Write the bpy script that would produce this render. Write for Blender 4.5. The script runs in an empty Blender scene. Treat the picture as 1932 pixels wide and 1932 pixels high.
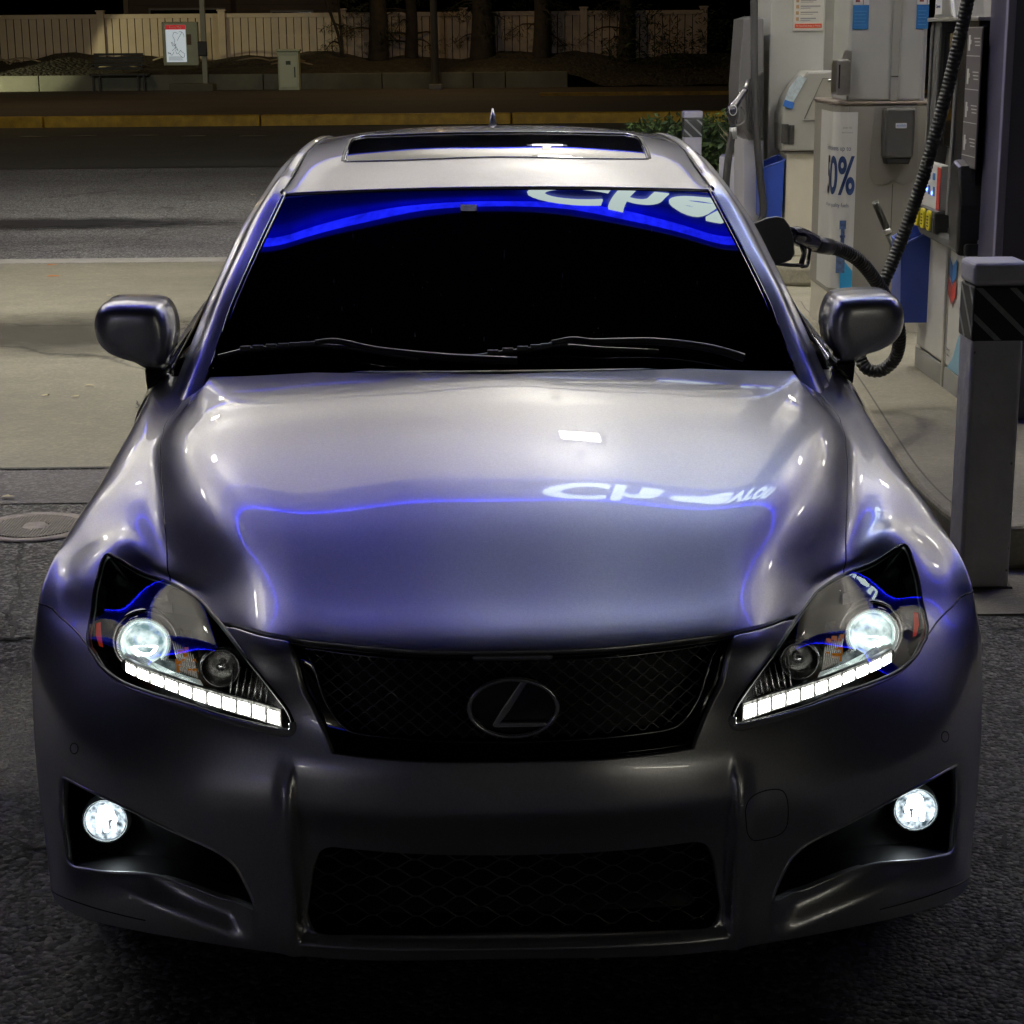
import bpy, bmesh, math, random
import numpy as np
from mathutils import Vector, Matrix
from mathutils.bvhtree import BVHTree
from mathutils.geometry import delaunay_2d_cdt

random.seed(7)
R = math.radians
SC = bpy.context.scene
COL = SC.collection

# ------------------------------------------------------------------ camera
CAM_P = (-0.045129, -2.863254, 1.712584)
PITCH, YAW, ROLL, FPX = 0.25055517, 0.01565868, 0.00772207, 3535.4614
cam_d = bpy.data.cameras.new("camera")
cam_d.sensor_width = 36.0
cam_d.lens = 36.0 * FPX / 1932.0
cam_d.clip_end = 600
cam_d.clip_start = 0.05
cam = bpy.data.objects.new("camera", cam_d)
COL.objects.link(cam)
_fw = Vector((math.sin(YAW) * math.cos(PITCH), math.cos(YAW) * math.cos(PITCH), -math.sin(PITCH)))
_rt0 = Vector((math.cos(YAW), -math.sin(YAW), 0))
_up0 = _rt0.cross(_fw)
_c, _s = math.cos(ROLL), math.sin(ROLL)
_rt = _rt0 * _c - _up0 * _s
_up = _rt0 * _s + _up0 * _c
M = Matrix((( _rt.x, _up.x, -_fw.x, CAM_P[0]), (_rt.y, _up.y, -_fw.y, CAM_P[1]), (_rt.z, _up.z, -_fw.z, CAM_P[2]), (0, 0, 0, 1)))
cam.matrix_world = M
SC.camera = cam

# ------------------------------------------------------------------ world, exposure
world = bpy.data.worlds.new("World")
SC.world = world
world.use_nodes = True
wn = world.node_tree
bg = wn.nodes["Background"]
sky = wn.nodes.new("ShaderNodeTexSky")
sky.sky_type = 'NISHITA'
sky.sun_disc = False
sky.sun_elevation = R(-6)
sky.sun_rotation = R(200)
wn.links.new(sky.outputs[0], bg.inputs[0])
bg.inputs[1].default_value = 0.05
SC.view_settings.view_transform = 'Standard'
SC.view_settings.look = 'None'
SC.view_settings.exposure = 0.0
SC.view_settings.gamma = 1.0
SC.cycles.use_denoising = True
SC.cycles.max_bounces = 8
SC.cycles.transparent_max_bounces = 12
SC.cycles.sample_clamp_indirect = 6.0
SC.cycles.caustics_reflective = False
SC.cycles.caustics_refractive = False


def ray(px, py):
    a0, b0 = px - 966.0, py - 966.0
    a = a0 * _c - b0 * _s
    b = a0 * _s + b0 * _c
    return _fw + _rt0 * (a / FPX) - _up0 * (b / FPX)


def at(px, py, y):
    d = ray(px, py)
    t = (y - CAM_P[1]) / d.y
    return Vector(CAM_P) + d * t


def atz(px, py, z):
    d = ray(px, py)
    t = (z - CAM_P[2]) / d.z
    return Vector(CAM_P) + d * t


def atx(px, py, x):
    d = ray(px, py)
    t = (x - CAM_P[0]) / d.x
    return Vector(CAM_P) + d * t


# ------------------------------------------------------------------ materials
MATS = {}


def mat(name, col=(.5, .5, .5), rough=.5, metal=0.0, coat=0.0, emit=None, estr=0.0, spec=.5, noise=0.0, nscale=20,
        bump=0.0, bscale=200, coat_rough=.03, bdist=.002, rvar=0.0):
    if name in MATS:
        return MATS[name]
    m = bpy.data.materials.new(name)
    m.use_nodes = True
    nt = m.node_tree
    b = nt.nodes["Principled BSDF"]
    b.inputs["Base Color"].default_value = (*col, 1)
    b.inputs["Roughness"].default_value = rough
    b.inputs["Metallic"].default_value = metal
    b.inputs["Coat Weight"].default_value = coat
    b.inputs["Coat Roughness"].default_value = coat_rough
    b.inputs["Specular IOR Level"].default_value = spec
    if emit is not None:
        b.inputs["Emission Color"].default_value = (*emit, 1)
        b.inputs["Emission Strength"].default_value = estr
    tc = None
    if noise or bump or rvar:
        tc = nt.nodes.new("ShaderNodeTexCoord")
    if noise:
        n = nt.nodes.new("ShaderNodeTexNoise")
        n.inputs["Scale"].default_value = nscale
        n.inputs["Detail"].default_value = 6
        n.inputs["Roughness"].default_value = .65
        nt.links.new(tc.outputs["Object"], n.inputs["Vector"])
        r = nt.nodes.new("ShaderNodeMapRange")
        r.inputs["From Min"].default_value = .3
        r.inputs["From Max"].default_value = .7
        r.inputs["To Min"].default_value = 1 - noise
        r.inputs["To Max"].default_value = 1 + noise
        nt.links.new(n.outputs["Fac"], r.inputs["Value"])
        mx = nt.nodes.new("ShaderNodeVectorMath")
        mx.operation = 'SCALE'
        mx.inputs[0].default_value = col
        nt.links.new(r.outputs[0], mx.inputs["Scale"])
        nt.links.new(mx.outputs[0], b.inputs["Base Color"])
    if rvar:
        n3 = nt.nodes.new("ShaderNodeTexNoise")
        n3.inputs["Scale"].default_value = nscale * .6
        n3.inputs["Detail"].default_value = 5
        nt.links.new(tc.outputs["Object"], n3.inputs["Vector"])
        r3 = nt.nodes.new("ShaderNodeMapRange")
        r3.inputs["To Min"].default_value = max(0, rough - rvar)
        r3.inputs["To Max"].default_value = min(1, rough + rvar)
        nt.links.new(n3.outputs["Fac"], r3.inputs["Value"])
        nt.links.new(r3.outputs[0], b.inputs["Roughness"])
    if bump:
        n2 = nt.nodes.new("ShaderNodeTexNoise")
        n2.inputs["Scale"].default_value = bscale
        n2.inputs["Detail"].default_value = 4
        nt.links.new(tc.outputs["Object"], n2.inputs["Vector"])
        bp = nt.nodes.new("ShaderNodeBump")
        bp.inputs["Strength"].default_value = bump
        bp.inputs["Distance"].default_value = bdist
        nt.links.new(n2.outputs["Fac"], bp.inputs["Height"])
        nt.links.new(bp.outputs[0], b.inputs["Normal"])
    MATS[name] = m
    return m


def glass(name, tint=(1, 1, 1), gloss=(1, 1, 1), rough=0.0, ior=1.45):
    """clear cover: what is behind shows through, with a Fresnel reflection on top"""
    if name in MATS:
        return MATS[name]
    m = bpy.data.materials.new(name)
    m.use_nodes = True
    nt = m.node_tree
    nt.nodes.remove(nt.nodes["Principled BSDF"])
    out = nt.nodes["Material Output"]
    tr = nt.nodes.new("ShaderNodeBsdfTransparent")
    tr.inputs[0].default_value = (*tint, 1)
    gl = nt.nodes.new("ShaderNodeBsdfGlossy")
    gl.inputs["Color"].default_value = (*gloss, 1)
    gl.inputs["Roughness"].default_value = rough
    fr = nt.nodes.new("ShaderNodeFresnel")
    fr.inputs[0].default_value = ior
    mx = nt.nodes.new("ShaderNodeMixShader")
    nt.links.new(fr.outputs[0], mx.inputs[0])
    nt.links.new(tr.outputs[0], mx.inputs[1])
    nt.links.new(gl.outputs[0], mx.inputs[2])
    nt.links.new(mx.outputs[0], out.inputs[0])
    MATS[name] = m
    return m


def emitter(name, col, strength):
    if name in MATS:
        return MATS[name]
    m = bpy.data.materials.new(name)
    m.use_nodes = True
    nt = m.node_tree
    nt.nodes.remove(nt.nodes["Principled BSDF"])
    e = nt.nodes.new("ShaderNodeEmission")
    e.inputs[0].default_value = (*col, 1)
    e.inputs[1].default_value = strength
    nt.links.new(e.outputs[0], nt.nodes["Material Output"].inputs[0])
    MATS[name] = m
    return m


def car_paint():
    m = bpy.data.materials.new("silver_paint")
    m.use_nodes = True
    nt = m.node_tree
    b = nt.nodes["Principled BSDF"]
    b.inputs["Base Color"].default_value = (.50, .485, .50, 1)
    b.inputs["Metallic"].default_value = .78
    b.inputs["Roughness"].default_value = .34
    b.inputs["Coat Weight"].default_value = 1.0
    b.inputs["Coat Roughness"].default_value = .018
    tc = nt.nodes.new("ShaderNodeTexCoord")
    v = nt.nodes.new("ShaderNodeTexVoronoi")
    v.inputs["Scale"].default_value = 420
    nt.links.new(tc.outputs["Object"], v.inputs["Vector"])
    n = nt.nodes.new("ShaderNodeTexNoise")
    n.inputs["Scale"].default_value = 9
    n.inputs["Detail"].default_value = 8
    nt.links.new(tc.outputs["Object"], n.inputs["Vector"])
    r = nt.nodes.new("ShaderNodeMapRange")
    r.inputs["To Min"].default_value = .012
    r.inputs["To Max"].default_value = .035
    nt.links.new(n.outputs["Fac"], r.inputs["Value"])
    nt.links.new(r.outputs[0], b.inputs["Coat Roughness"])
    mr = nt.nodes.new("ShaderNodeMapRange")
    mr.inputs["To Min"].default_value = .66
    mr.inputs["To Max"].default_value = .80
    nt.links.new(v.outputs["Color"], mr.inputs["Value"])
    cb = nt.nodes.new("ShaderNodeCombineColor")
    for i in range(3):
        nt.links.new(mr.outputs[0], cb.inputs[i])
    nt.links.new(cb.outputs[0], b.inputs["Base Color"])
    MATS["silver_paint"] = m
    return m


PAINT = car_paint()
BLACK = mat("black_plastic", (.012, .012, .013), .45, spec=.4, noise=.2, nscale=60)
GLOSSBLACK = mat("gloss_black", (.006, .006, .007), .06, coat=.6)
RUBBER = mat("rubber", (.012, .012, .012), .6, noise=.3, nscale=40)
CHROME = mat("chrome", (.75, .75, .76), .08, metal=1)
DARKCHROME = mat("dark_chrome", (.36, .36, .36), .22, metal=1)
SMOKEGLASS = mat("car_glass", (.002, .002, .003), .015, spec=.6)
WHITEPL = mat("white_panel", (.72, .71, .67), .35, noise=.06, nscale=6, rvar=.1)
CREAM = mat("cream_panel", (.66, .63, .52), .5, noise=.05, nscale=5)
GREYCLAD = mat("grey_cladding", (.29, .29, .27), .42, noise=.05, nscale=4, rvar=.1)
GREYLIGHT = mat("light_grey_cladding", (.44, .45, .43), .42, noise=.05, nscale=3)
DARKGREY = mat("dark_grey_plastic", (.07, .07, .072), .45, noise=.12, nscale=12)
BLUEPL = mat("blue_plastic", (.012, .04, .27), .35, noise=.08, nscale=10)
NAVY = mat("navy_cladding", (.075, .07, .12), .38, noise=.15, nscale=3)
STEEL = mat("brushed_steel", (.55, .54, .52), .3, metal=1, noise=.1, nscale=30)
STICKERWHITE = mat("sticker_white", (.75, .75, .74), .4)
INKBLUE = mat("ink_blue", (.02, .05, .16), .5)
INKGREY = mat("ink_grey", (.25, .25, .25), .5)
SKYBLUE = mat("logo_blue", (.03, .18, .5), .4)
LOGORED = mat("logo_red", (.55, .05, .03), .4)
LOGODARKBLUE = mat("logo_dark_blue", (.015, .06, .2), .4)
LOGODARKRED = mat("logo_dark_red", (.3, .03, .02), .4)


# ------------------------------------------------------------------ helpers
def link(name, bm_or_me, m=None, parent=None, smooth=False):
    if isinstance(bm_or_me, bmesh.types.BMesh):
        me = bpy.data.meshes.new(name)
        bm_or_me.to_mesh(me)
        bm_or_me.free()
    else:
        me = bm_or_me
    if m is not None:
        if isinstance(m, (list, tuple)):
            for q in m:
                me.materials.append(q)
        else:
            me.materials.append(m)
    if smooth:
        me.polygons.foreach_set("use_smooth", [True] * len(me.polygons))
    o = bpy.data.objects.new(name, me)
    COL.objects.link(o)
    if parent is not None:
        o.parent = parent
        o.matrix_parent_inverse = parent_inv(parent)
    return o


def parent_inv(p):
    return Matrix.Translation(p.location).inverted() if p.type == 'EMPTY' else Matrix.Identity(4)


def thing(name, label, cat, loc=(0, 0, 0), group=None):
    o = bpy.data.objects.new(name, None)
    COL.objects.link(o)
    o.location = loc
    o.empty_display_size = .1
    tag(o, label, cat, group)
    return o


def tag(o, label=None, cat=None, group=None, kind=None):
    if label:
        o["label"] = label
    if cat:
        o["category"] = cat
    if group:
        o["group"] = group
    if kind:
        o["kind"] = kind
    return o


def add_box(bm, x0, x1, y0, y1, z0, z1, bev=0.0, seg=2, mi=0):
    vs = [bm.verts.new(p) for p in ((x0, y0, z0), (x1, y0, z0), (x1, y1, z0), (x0, y1, z0), (x0, y0, z1), (x1, y0, z1), (x1, y1, z1), (x0, y1, z1))]
    fs = [bm.faces.new([vs[i] for i in f]) for f in ((0, 3, 2, 1), (4, 5, 6, 7), (0, 1, 5, 4), (1, 2, 6, 5), (2, 3, 7, 6), (3, 0, 4, 7))]
    for f in fs:
        f.material_index = mi
    if bev > 0:
        es = list({e for f in fs for e in f.edges})
        bmesh.ops.bevel(bm, geom=es, offset=bev, segments=seg, affect='EDGES', profile=.5)
    return vs


def box(name, m, parent, x0, x1, y0, y1, z0, z1, bev=0.004, seg=2):
    bm = bmesh.new()
    add_box(bm, x0, x1, y0, y1, z0, z1, bev, seg)
    return link(name, bm, m, parent)


def add_prism(bm, pts, axis, a0, a1, bev=0.0, seg=2, mi=0):
    """pts: 2D outline; axis: 'x','y','z' extrusion from a0 to a1"""
    def P(p, a):
        if axis == 'x':
            return (a, p[0], p[1])
        if axis == 'y':
            return (p[0], a, p[1])
        return (p[0], p[1], a)
    v0 = [bm.verts.new(P(p, a0)) for p in pts]
    v1 = [bm.verts.new(P(p, a1)) for p in pts]
    n = len(pts)
    fs = [bm.faces.new(v0), bm.faces.new(list(reversed(v1)))]
    for i in range(n):
        fs.append(bm.faces.new((v0[(i + 1) % n], v0[i], v1[i], v1[(i + 1) % n])))
    for f in fs:
        f.material_index = mi
    bmesh.ops.recalc_face_normals(bm, faces=fs)
    if bev > 0:
        es = [e for f in fs[:2] for e in f.edges]
        bmesh.ops.bevel(bm, geom=list(set(es)), offset=bev, segments=seg, affect='EDGES', profile=.5)


def prism(name, m, parent, pts, axis, a0, a1, bev=0.0, seg=2):
    bm = bmesh.new()
    add_prism(bm, pts, axis, a0, a1, bev, seg)
    return link(name, bm, m, parent)


def crom(pts, n):
    """Catmull-Rom resample of 3D points, n per span"""
    P = [Vector(p) for p in pts]
    P = [P[0] * 2 - P[1]] + P + [P[-1] * 2 - P[-2]]
    out = []
    for i in range(1, len(P) - 2):
        for k in range(n):
            t = k / n
            a, b, c, d = P[i - 1], P[i], P[i + 1], P[i + 2]
            out.append(.5 * ((2 * b) + (c - a) * t + (2 * a - 5 * b + 4 * c - d) * t * t + (3 * b - a - 3 * c + d) * t ** 3))
    out.append(P[-2])
    return out


def add_tube(bm, pts, rad, seg=8, closed=False, cap=True, mi=0, flat=1.0, upv=None):
    pts = [Vector(p) for p in pts]
    n = len(pts)
    rads = rad if isinstance(rad, (list, tuple)) else [rad] * n
    rings = []
    prev = None
    for i, p in enumerate(pts):
        if closed:
            d = pts[(i + 1) % n] - pts[i - 1]
        else:
            d = pts[min(i + 1, n - 1)] - pts[max(i - 1, 0)]
        if d.length < 1e-9:
            d = Vector((0, 0, 1))
        d.normalize()
        if prev is None:
            a = Vector(upv) if upv is not None else (Vector((0, 0, 1)) if abs(d.z) < .9 else Vector((1, 0, 0)))
            x = (a - d * a.dot(d)).normalized()
        else:
            x = (prev - d * prev.dot(d))
            x = x.normalized() if x.length > 1e-6 else prev
        prev = x
        y = d.cross(x)
        rings.append([bm.verts.new(p + (x * math.cos(2 * math.pi * k / seg) * flat + y * math.sin(2 * math.pi * k / seg)) * rads[i]) for k in range(seg)])
    m = n if closed else n - 1
    for i in range(m):
        a, b = rings[i], rings[(i + 1) % n]
        for k in range(seg):
            f = bm.faces.new((a[k], a[(k + 1) % seg], b[(k + 1) % seg], b[k]))
            f.smooth = True
            f.material_index = mi
    if cap and not closed:
        f = bm.faces.new(list(reversed(rings[0])))
        f.material_index = mi
        f = bm.faces.new(rings[-1])
        f.material_index = mi


def tube(name, m, parent, pts, rad, seg=8, closed=False, **k):
    bm = bmesh.new()
    add_tube(bm, pts, rad, seg, closed, **k)
    return link(name, bm, m, parent)


def add_lathe(bm, prof, center, axis=(0, -1, 0), seg=32, mi=0, sx=1.0):
    """prof: list of (radius, distance along axis)"""
    c = Vector(center)
    ax = Vector(axis).normalized()
    a = Vector((0, 0, 1)) if abs(ax.z) < .9 else Vector((1, 0, 0))
    x = (a - ax * a.dot(ax)).normalized()
    y = ax.cross(x)
    rings = []
    for r, h in prof:
        if r < 1e-6:
            rings.append([bm.verts.new(c + ax * h)])
        else:
            rings.append([bm.verts.new(c + ax * h + (x * math.cos(2 * math.pi * k / seg) + y * math.sin(2 * math.pi * k / seg) * sx) * r) for k in range(seg)])
    for i in range(len(rings) - 1):
        a, b = rings[i], rings[i + 1]
        for k in range(seg):
            vs = []
            for q in ((a, k), (a, k + 1), (b, k + 1), (b, k)):
                v = q[0][q[1] % len(q[0])]
                if v not in vs:
                    vs.append(v)
            if len(vs) > 2:
                f = bm.faces.new(vs)
                f.smooth = True
                f.material_index = mi


def lathe(name, m, parent, prof, center, axis=(0, -1, 0), seg=32, sx=1.0):
    bm = bmesh.new()
    add_lathe(bm, prof, center, axis, seg, 0, sx)
    return link(name, bm, m, parent)


def text(name, s, size, m, parent, loc, rot=(math.pi / 2, 0, 0), extrude=.001, align='CENTER', sx=1.0, bold=0.0):
    cu = bpy.data.curves.new(name, 'FONT')
    cu.body = s
    cu.size = size
    cu.extrude = extrude
    cu.align_x = align
    cu.align_y = 'CENTER'
    cu.offset = bold
    cu.resolution_u = 6
    tmp = bpy.data.objects.new(name + "_tmp", cu)
    COL.objects.link(tmp)
    dg = bpy.context.evaluated_depsgraph_get()
    me = bpy.data.meshes.new_from_object(tmp.evaluated_get(dg))
    bpy.data.objects.remove(tmp)
    me.materials.clear()
    mm = Matrix.Translation(loc) @ (Matrix.Rotation(rot[2], 4, 'Z') @ Matrix.Rotation(rot[1], 4, 'Y') @ Matrix.Rotation(rot[0], 4, 'X')) @ Matrix.Diagonal((sx, 1, 1, 1))
    me.transform(mm)
    return link(name, me, m, parent)


# ------------------------------------------------------------------ setting: ground
def ground_material(name, col, col2, scale, bump, bscale, speck=.0, rough=.85, big=.25, bdist=.004, stain=(.6, 1.0), cracks=0.0):
    m = bpy.data.materials.new(name)
    m.use_nodes = True
    nt = m.node_tree
    L = nt.links.new
    b = nt.nodes["Principled BSDF"]
    b.inputs["Roughness"].default_value = rough
    tc = nt.nodes.new("ShaderNodeTexCoord")

    def N(t, **k):
        n = nt.nodes.new(t)
        for a, v in k.items():
            n.inputs[a].default_value = v
        return n
    n1 = N("ShaderNodeTexNoise", Scale=scale, Detail=8.0, Roughness=.7)
    L(tc.outputs["Object"], n1.inputs["Vector"])
    n2 = N("ShaderNodeTexNoise", Scale=big, Detail=5.0, Roughness=.6)
    mp = nt.nodes.new("ShaderNodeMapping")
    mp.inputs["Scale"].default_value = (1, 2.2, 1)
    L(tc.outputs["Object"], mp.inputs[0])
    L(mp.outputs[0], n2.inputs["Vector"])
    mx = nt.nodes.new("ShaderNodeMix")
    mx.data_type = 'RGBA'
    mx.inputs[6].default_value = (*col, 1)
    mx.inputs[7].default_value = (*col2, 1)
    L(n1.outputs["Fac"], mx.inputs[0])
    r2 = N("ShaderNodeMapRange")
    r2.inputs["From Min"].default_value = .35
    r2.inputs["From Max"].default_value = .62
    r2.inputs["To Min"].default_value = stain[0]
    r2.inputs["To Max"].default_value = stain[1]
    L(n2.outputs["Fac"], r2.inputs["Value"])
    mul = nt.nodes.new("ShaderNodeVectorMath")
    mul.operation = 'SCALE'
    L(mx.outputs[2], mul.inputs[0])
    L(r2.outputs[0], mul.inputs["Scale"])
    last = mul.outputs[0]
    vo = nt.nodes.new("ShaderNodeTexVoronoi")
    vo.inputs["Scale"].default_value = bscale
    L(tc.outputs["Object"], vo.inputs["Vector"])
    if speck:
        rs = N("ShaderNodeMapRange")
        rs.inputs["From Min"].default_value = .45
        rs.inputs["From Max"].default_value = 1.0
        rs.inputs["To Min"].default_value = 1.0
        rs.inputs["To Max"].default_value = 1.0 + speck
        sp = nt.nodes.new("ShaderNodeSeparateColor")
        L(vo.outputs["Color"], sp.inputs[0])
        L(sp.outputs[0], rs.inputs["Value"])
        m2 = nt.nodes.new("ShaderNodeVectorMath")
        m2.operation = 'SCALE'
        L(last, m2.inputs[0])
        L(rs.outputs[0], m2.inputs["Scale"])
        last = m2.outputs[0]
    if cracks:
        ws = N("ShaderNodeTexNoise", Scale=2.5, Detail=6.0)
        L(tc.outputs["Object"], ws.inputs["Vector"])
        ad = nt.nodes.new("ShaderNodeVectorMath")
        ad.operation = 'MULTIPLY_ADD'
        ad.inputs[1].default_value = (.5, .5, .5)
        L(ws.outputs["Color"], ad.inputs[0])
        L(tc.outputs["Object"], ad.inputs[2])
        vc = nt.nodes.new("ShaderNodeTexVoronoi")
        vc.feature = 'DISTANCE_TO_EDGE'
        vc.inputs["Scale"].default_value = cracks
        L(ad.outputs[0], vc.inputs["Vector"])
        rc = N("ShaderNodeMapRange")
        rc.inputs["From Min"].default_value = .0
        rc.inputs["From Max"].default_value = .006
        rc.inputs["To Min"].default_value = .25
        rc.inputs["To Max"].default_value = 1.0
        L(vc.outputs["Distance"], rc.inputs["Value"])
        m3 = nt.nodes.new("ShaderNodeVectorMath")
        m3.operation = 'SCALE'
        L(last, m3.inputs[0])
        L(rc.outputs[0], m3.inputs["Scale"])
        last = m3.outputs[0]
    L(last, b.inputs["Base Color"])
    bp = nt.nodes.new("ShaderNodeBump")
    bp.inputs["Strength"].default_value = bump
    bp.inputs["Distance"].default_value = bdist
    bp.invert = True
    L(vo.outputs["Distance"], bp.inputs["Height"])
    bp2 = nt.nodes.new("ShaderNodeBump")
    bp2.inputs["Strength"].default_value = bump * .7
    bp2.inputs["Distance"].default_value = bdist
    L(n1.outputs["Fac"], bp2.inputs["Height"])
    L(bp.outputs[0], bp2.inputs["Normal"])
    L(bp2.outputs[0], b.inputs["Normal"])
    MATS[name] = m
    return m


ASPHALT = ground_material("asphalt", (.022, .022, .022), (.062, .06, .056), 60, 1.0, 80, speck=5.0, bdist=.010, stain=(.65, 1.1), cracks=.35)
ASPHALT_FAR = ground_material("asphalt_road", (.025, .026, .022), (.05, .052, .045), 14, .5, 60, speck=.6, stain=(.75, 1.1), cracks=.1)
CONCRETE = ground_material("concrete", (.10, .094, .068), (.21, .20, .15), 7, .35, 70, speck=.3, bdist=.003, stain=(.62, 1.12), rough=.7, cracks=.18)
CONC_ISL = ground_material("island_concrete", (.16, .15, .11), (.30, .28, .22), 5, .35, 90, speck=.2, bdist=.003, stain=(.6, 1.1), rough=.75)
SOIL = ground_material("soil", (.02, .018, .012), (.06, .05, .035), 4, 1, 9, speck=.8, bdist=.05)
SIDEWALK = ground_material("sidewalk_concrete", (.045, .035, .025), (.08, .065, .05), 3, .3, 30, stain=(.6, 1))


def sheet(name, m, x0, x1, y0, y1, z, kind='structure', nx=1, ny=1):
    bm = bmesh.new()
    vs = [[bm.verts.new((x0 + (x1 - x0) * i / nx, y0 + (y1 - y0) * j / ny, z)) for i in range(nx + 1)] for j in range(ny + 1)]
    for j in range(ny):
        for i in range(nx):
            bm.faces.new((vs[j][i], vs[j][i + 1], vs[j + 1][i + 1], vs[j + 1][i]))
    o = link(name, bm, m)
    tag(o, kind=kind)
    return o


tag(sheet("ground", ASPHALT, -150, 150, -60, 22.6, 0.0), "dark worn asphalt around the petrol station", None)
sheet("concrete_pad", CONCRETE, -16, 14, 4.62, 11.75, 0.004)
sheet("concrete_strip", mat("pale_concrete", (.26, .255, .22), .8, noise=.25, nscale=5), -16, 14, 11.75, 12.05, 0.006)
sheet("expansion_joint", mat("joint_tar", (.008, .008, .008), .8), -16, 1.4, 4.595, 4.625, 0.008)
sheet("asphalt_patch", ground_material("asphalt_patch_mat", (.035, .033, .036), (.085, .08, .08), 30, .5, 90, speck=1.4, bdist=.004, stain=(.75, 1.1), cracks=.25), -16, 1.35, 4.03, 4.59, 0.004)
sheet("road", ASPHALT_FAR, -150, 150, 22.6, 35.2, -0.05)
sheet("field", SOIL, -300, 300, 35.3, 400, -0.02)
# lip between forecourt and road, its black painting the dip's shadow
bm = bmesh.new()
add_box(bm, -150, 150, 22.45, 22.75, -.3, .004, .02)
tag(link("gutter", bm, mat("gutter_shadow_black", (.006, .006, .006), .7)), kind='structure')
bm = bmesh.new()
add_box(bm, -150, 150, 35.55, 54.0, -.3, .13, 0)
tag(link("sidewalk", bm, SIDEWALK), kind='structure')
# oily stains on the forecourt: dark film with a ragged, fading edge
def stain(name, cx, cy, rx, ry, col, z, dens=1.0, scale=3.0):
    bm = bmesh.new()
    vs = [bm.verts.new(p) for p in ((-rx, -ry, 0), (rx, -ry, 0), (rx, ry, 0), (-rx, ry, 0))]
    bm.faces.new(vs)
    m = bpy.data.materials.new(name)
    m.use_nodes = True
    nt = m.node_tree
    L = nt.links.new
    b = nt.nodes["Principled BSDF"]
    b.inputs["Base Color"].default_value = (*col, 1)
    b.inputs["Roughness"].default_value = .45
    tc = nt.nodes.new("ShaderNodeTexCoord")
    mp = nt.nodes.new("ShaderNodeMapping")
    mp.inputs["Scale"].default_value = (1 / rx, 1 / ry, 1)
    ln = nt.nodes.new("ShaderNodeVectorMath")
    ln.operation = 'LENGTH'
    nz = nt.nodes.new("ShaderNodeTexNoise")
    nz.inputs["Scale"].default_value = scale
    nz.inputs["Detail"].default_value = 7
    nz.inputs["Roughness"].default_value = .7
    mp2 = nt.nodes.new("ShaderNodeMapping")
    mp2.inputs["Scale"].default_value = (1, 3 if rx > 2 * ry else 1, 1)
    L(tc.outputs["Object"], mp.inputs[0])
    L(mp.outputs[0], ln.inputs[0])
    L(tc.outputs["Object"], mp2.inputs[0])
    L(mp2.outputs[0], nz.inputs["Vector"])
    sub = nt.nodes.new("ShaderNodeMath")
    sub.operation = 'MULTIPLY_ADD'
    sub.inputs[1].default_value = -.55
    L(ln.outputs["Value"], sub.inputs[0])
    L(nz.outputs["Fac"], sub.inputs[2])
    mr = nt.nodes.new("ShaderNodeMapRange")
    mr.inputs["From Min"].default_value = .0
    mr.inputs["From Max"].default_value = .32
    mr.inputs["To Max"].default_value = dens
    L(sub.outputs[0], mr.inputs["Value"])
    L(mr.outputs[0], b.inputs["Alpha"])
    o = link(name, bm, m)
    o.location = (cx, cy, z)
    tag(o, kind='structure')


stain("oil_stain", -4.3, 14.9, 2.6, .75, (.012, .012, .014), .010, .9, 2.2)
stain("oil_stain", -2.6, 8.2, 1.2, .9, (.03, .028, .02), .0075, .5, 1.6)
stain("oil_stain", -4.8, 6.6, 1.8, .8, (.04, .038, .03), .0085, .45, 1.3)
stain("oil_stain", 0.9, -.4, .8, .5, (.01, .01, .011), .0055, .6, 4)
stain("oil_stain", -1.3, 1.6, .5, .8, (.01, .01, .011), .0065, .6, 4)


def crack(pts, w, z=.0042):
    """jagged open crack in the paving, points given in metres"""
    rr = random.Random(int(pts[0][0] * 100))
    P = []
    for (x0, y0), (x1, y1) in zip(pts[:-1], pts[1:]):
        n = max(2, int(math.hypot(x1 - x0, y1 - y0) / .035))
        for k in range(n):
            t = k / n
            P.append((x0 + (x1 - x0) * t + rr.uniform(-.012, .012), y0 + (y1 - y0) * t + rr.uniform(-.012, .012)))
    P.append(pts[-1])
    bm = bmesh.new()
    prev = None
    for i, (x, y) in enumerate(P):
        a, b = P[max(i - 1, 0)], P[min(i + 1, len(P) - 1)]
        dx, dy = b[0] - a[0], b[1] - a[1]
        l = math.hypot(dx, dy) or 1
        ww = w * rr.uniform(.4, 1.4) * (.3 if i in (0, len(P) - 1) else 1)
        q = (bm.verts.new((x - dy / l * ww, y + dx / l * ww, z)), bm.verts.new((x + dy / l * ww, y - dx / l * ww, z)))
        if prev:
            bm.faces.new((prev[0], prev[1], q[1], q[0]))
        prev = q
    tag(link("crack", bm, mat("crack_dark", (.004, .004, .004), .9)), kind='structure')


def gpt(a, b):
    p = atz(a, b, 0)
    return (p.x, p.y)


for pl, w in (([(42, 1022), (30, 1075), (40, 1120), (14, 1160), (4, 1200)], .005), ([(8, 1150), (30, 1185), (20, 1205), (-30, 1215)], .006), ([(-20, 1202), (30, 1207), (62, 1204), (110, 1206)], .010),
              ([(330, 935), (260, 945), (200, 968), (160, 985)], .004), ([(10, 1580), (60, 1600), (110, 1590), (160, 1610)], .006), ([(1860, 1180), (1900, 1188), (1960, 1184)], .006),
              ([(1880, 1560), (1905, 1600), (1932, 1590)], .005), ([(1860, 1820), (1890, 1780), (1932, 1800)], .005)):
    crack([gpt(*q) for q in pl], w)
for pl, w in (([(255, 758), (265, 785), (290, 800), (330, 808), (400, 806)], .005), ([(245, 880), (262, 860), (300, 850)], .006)):
    crack([gpt(*q) for q in pl], w, .0062)


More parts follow.
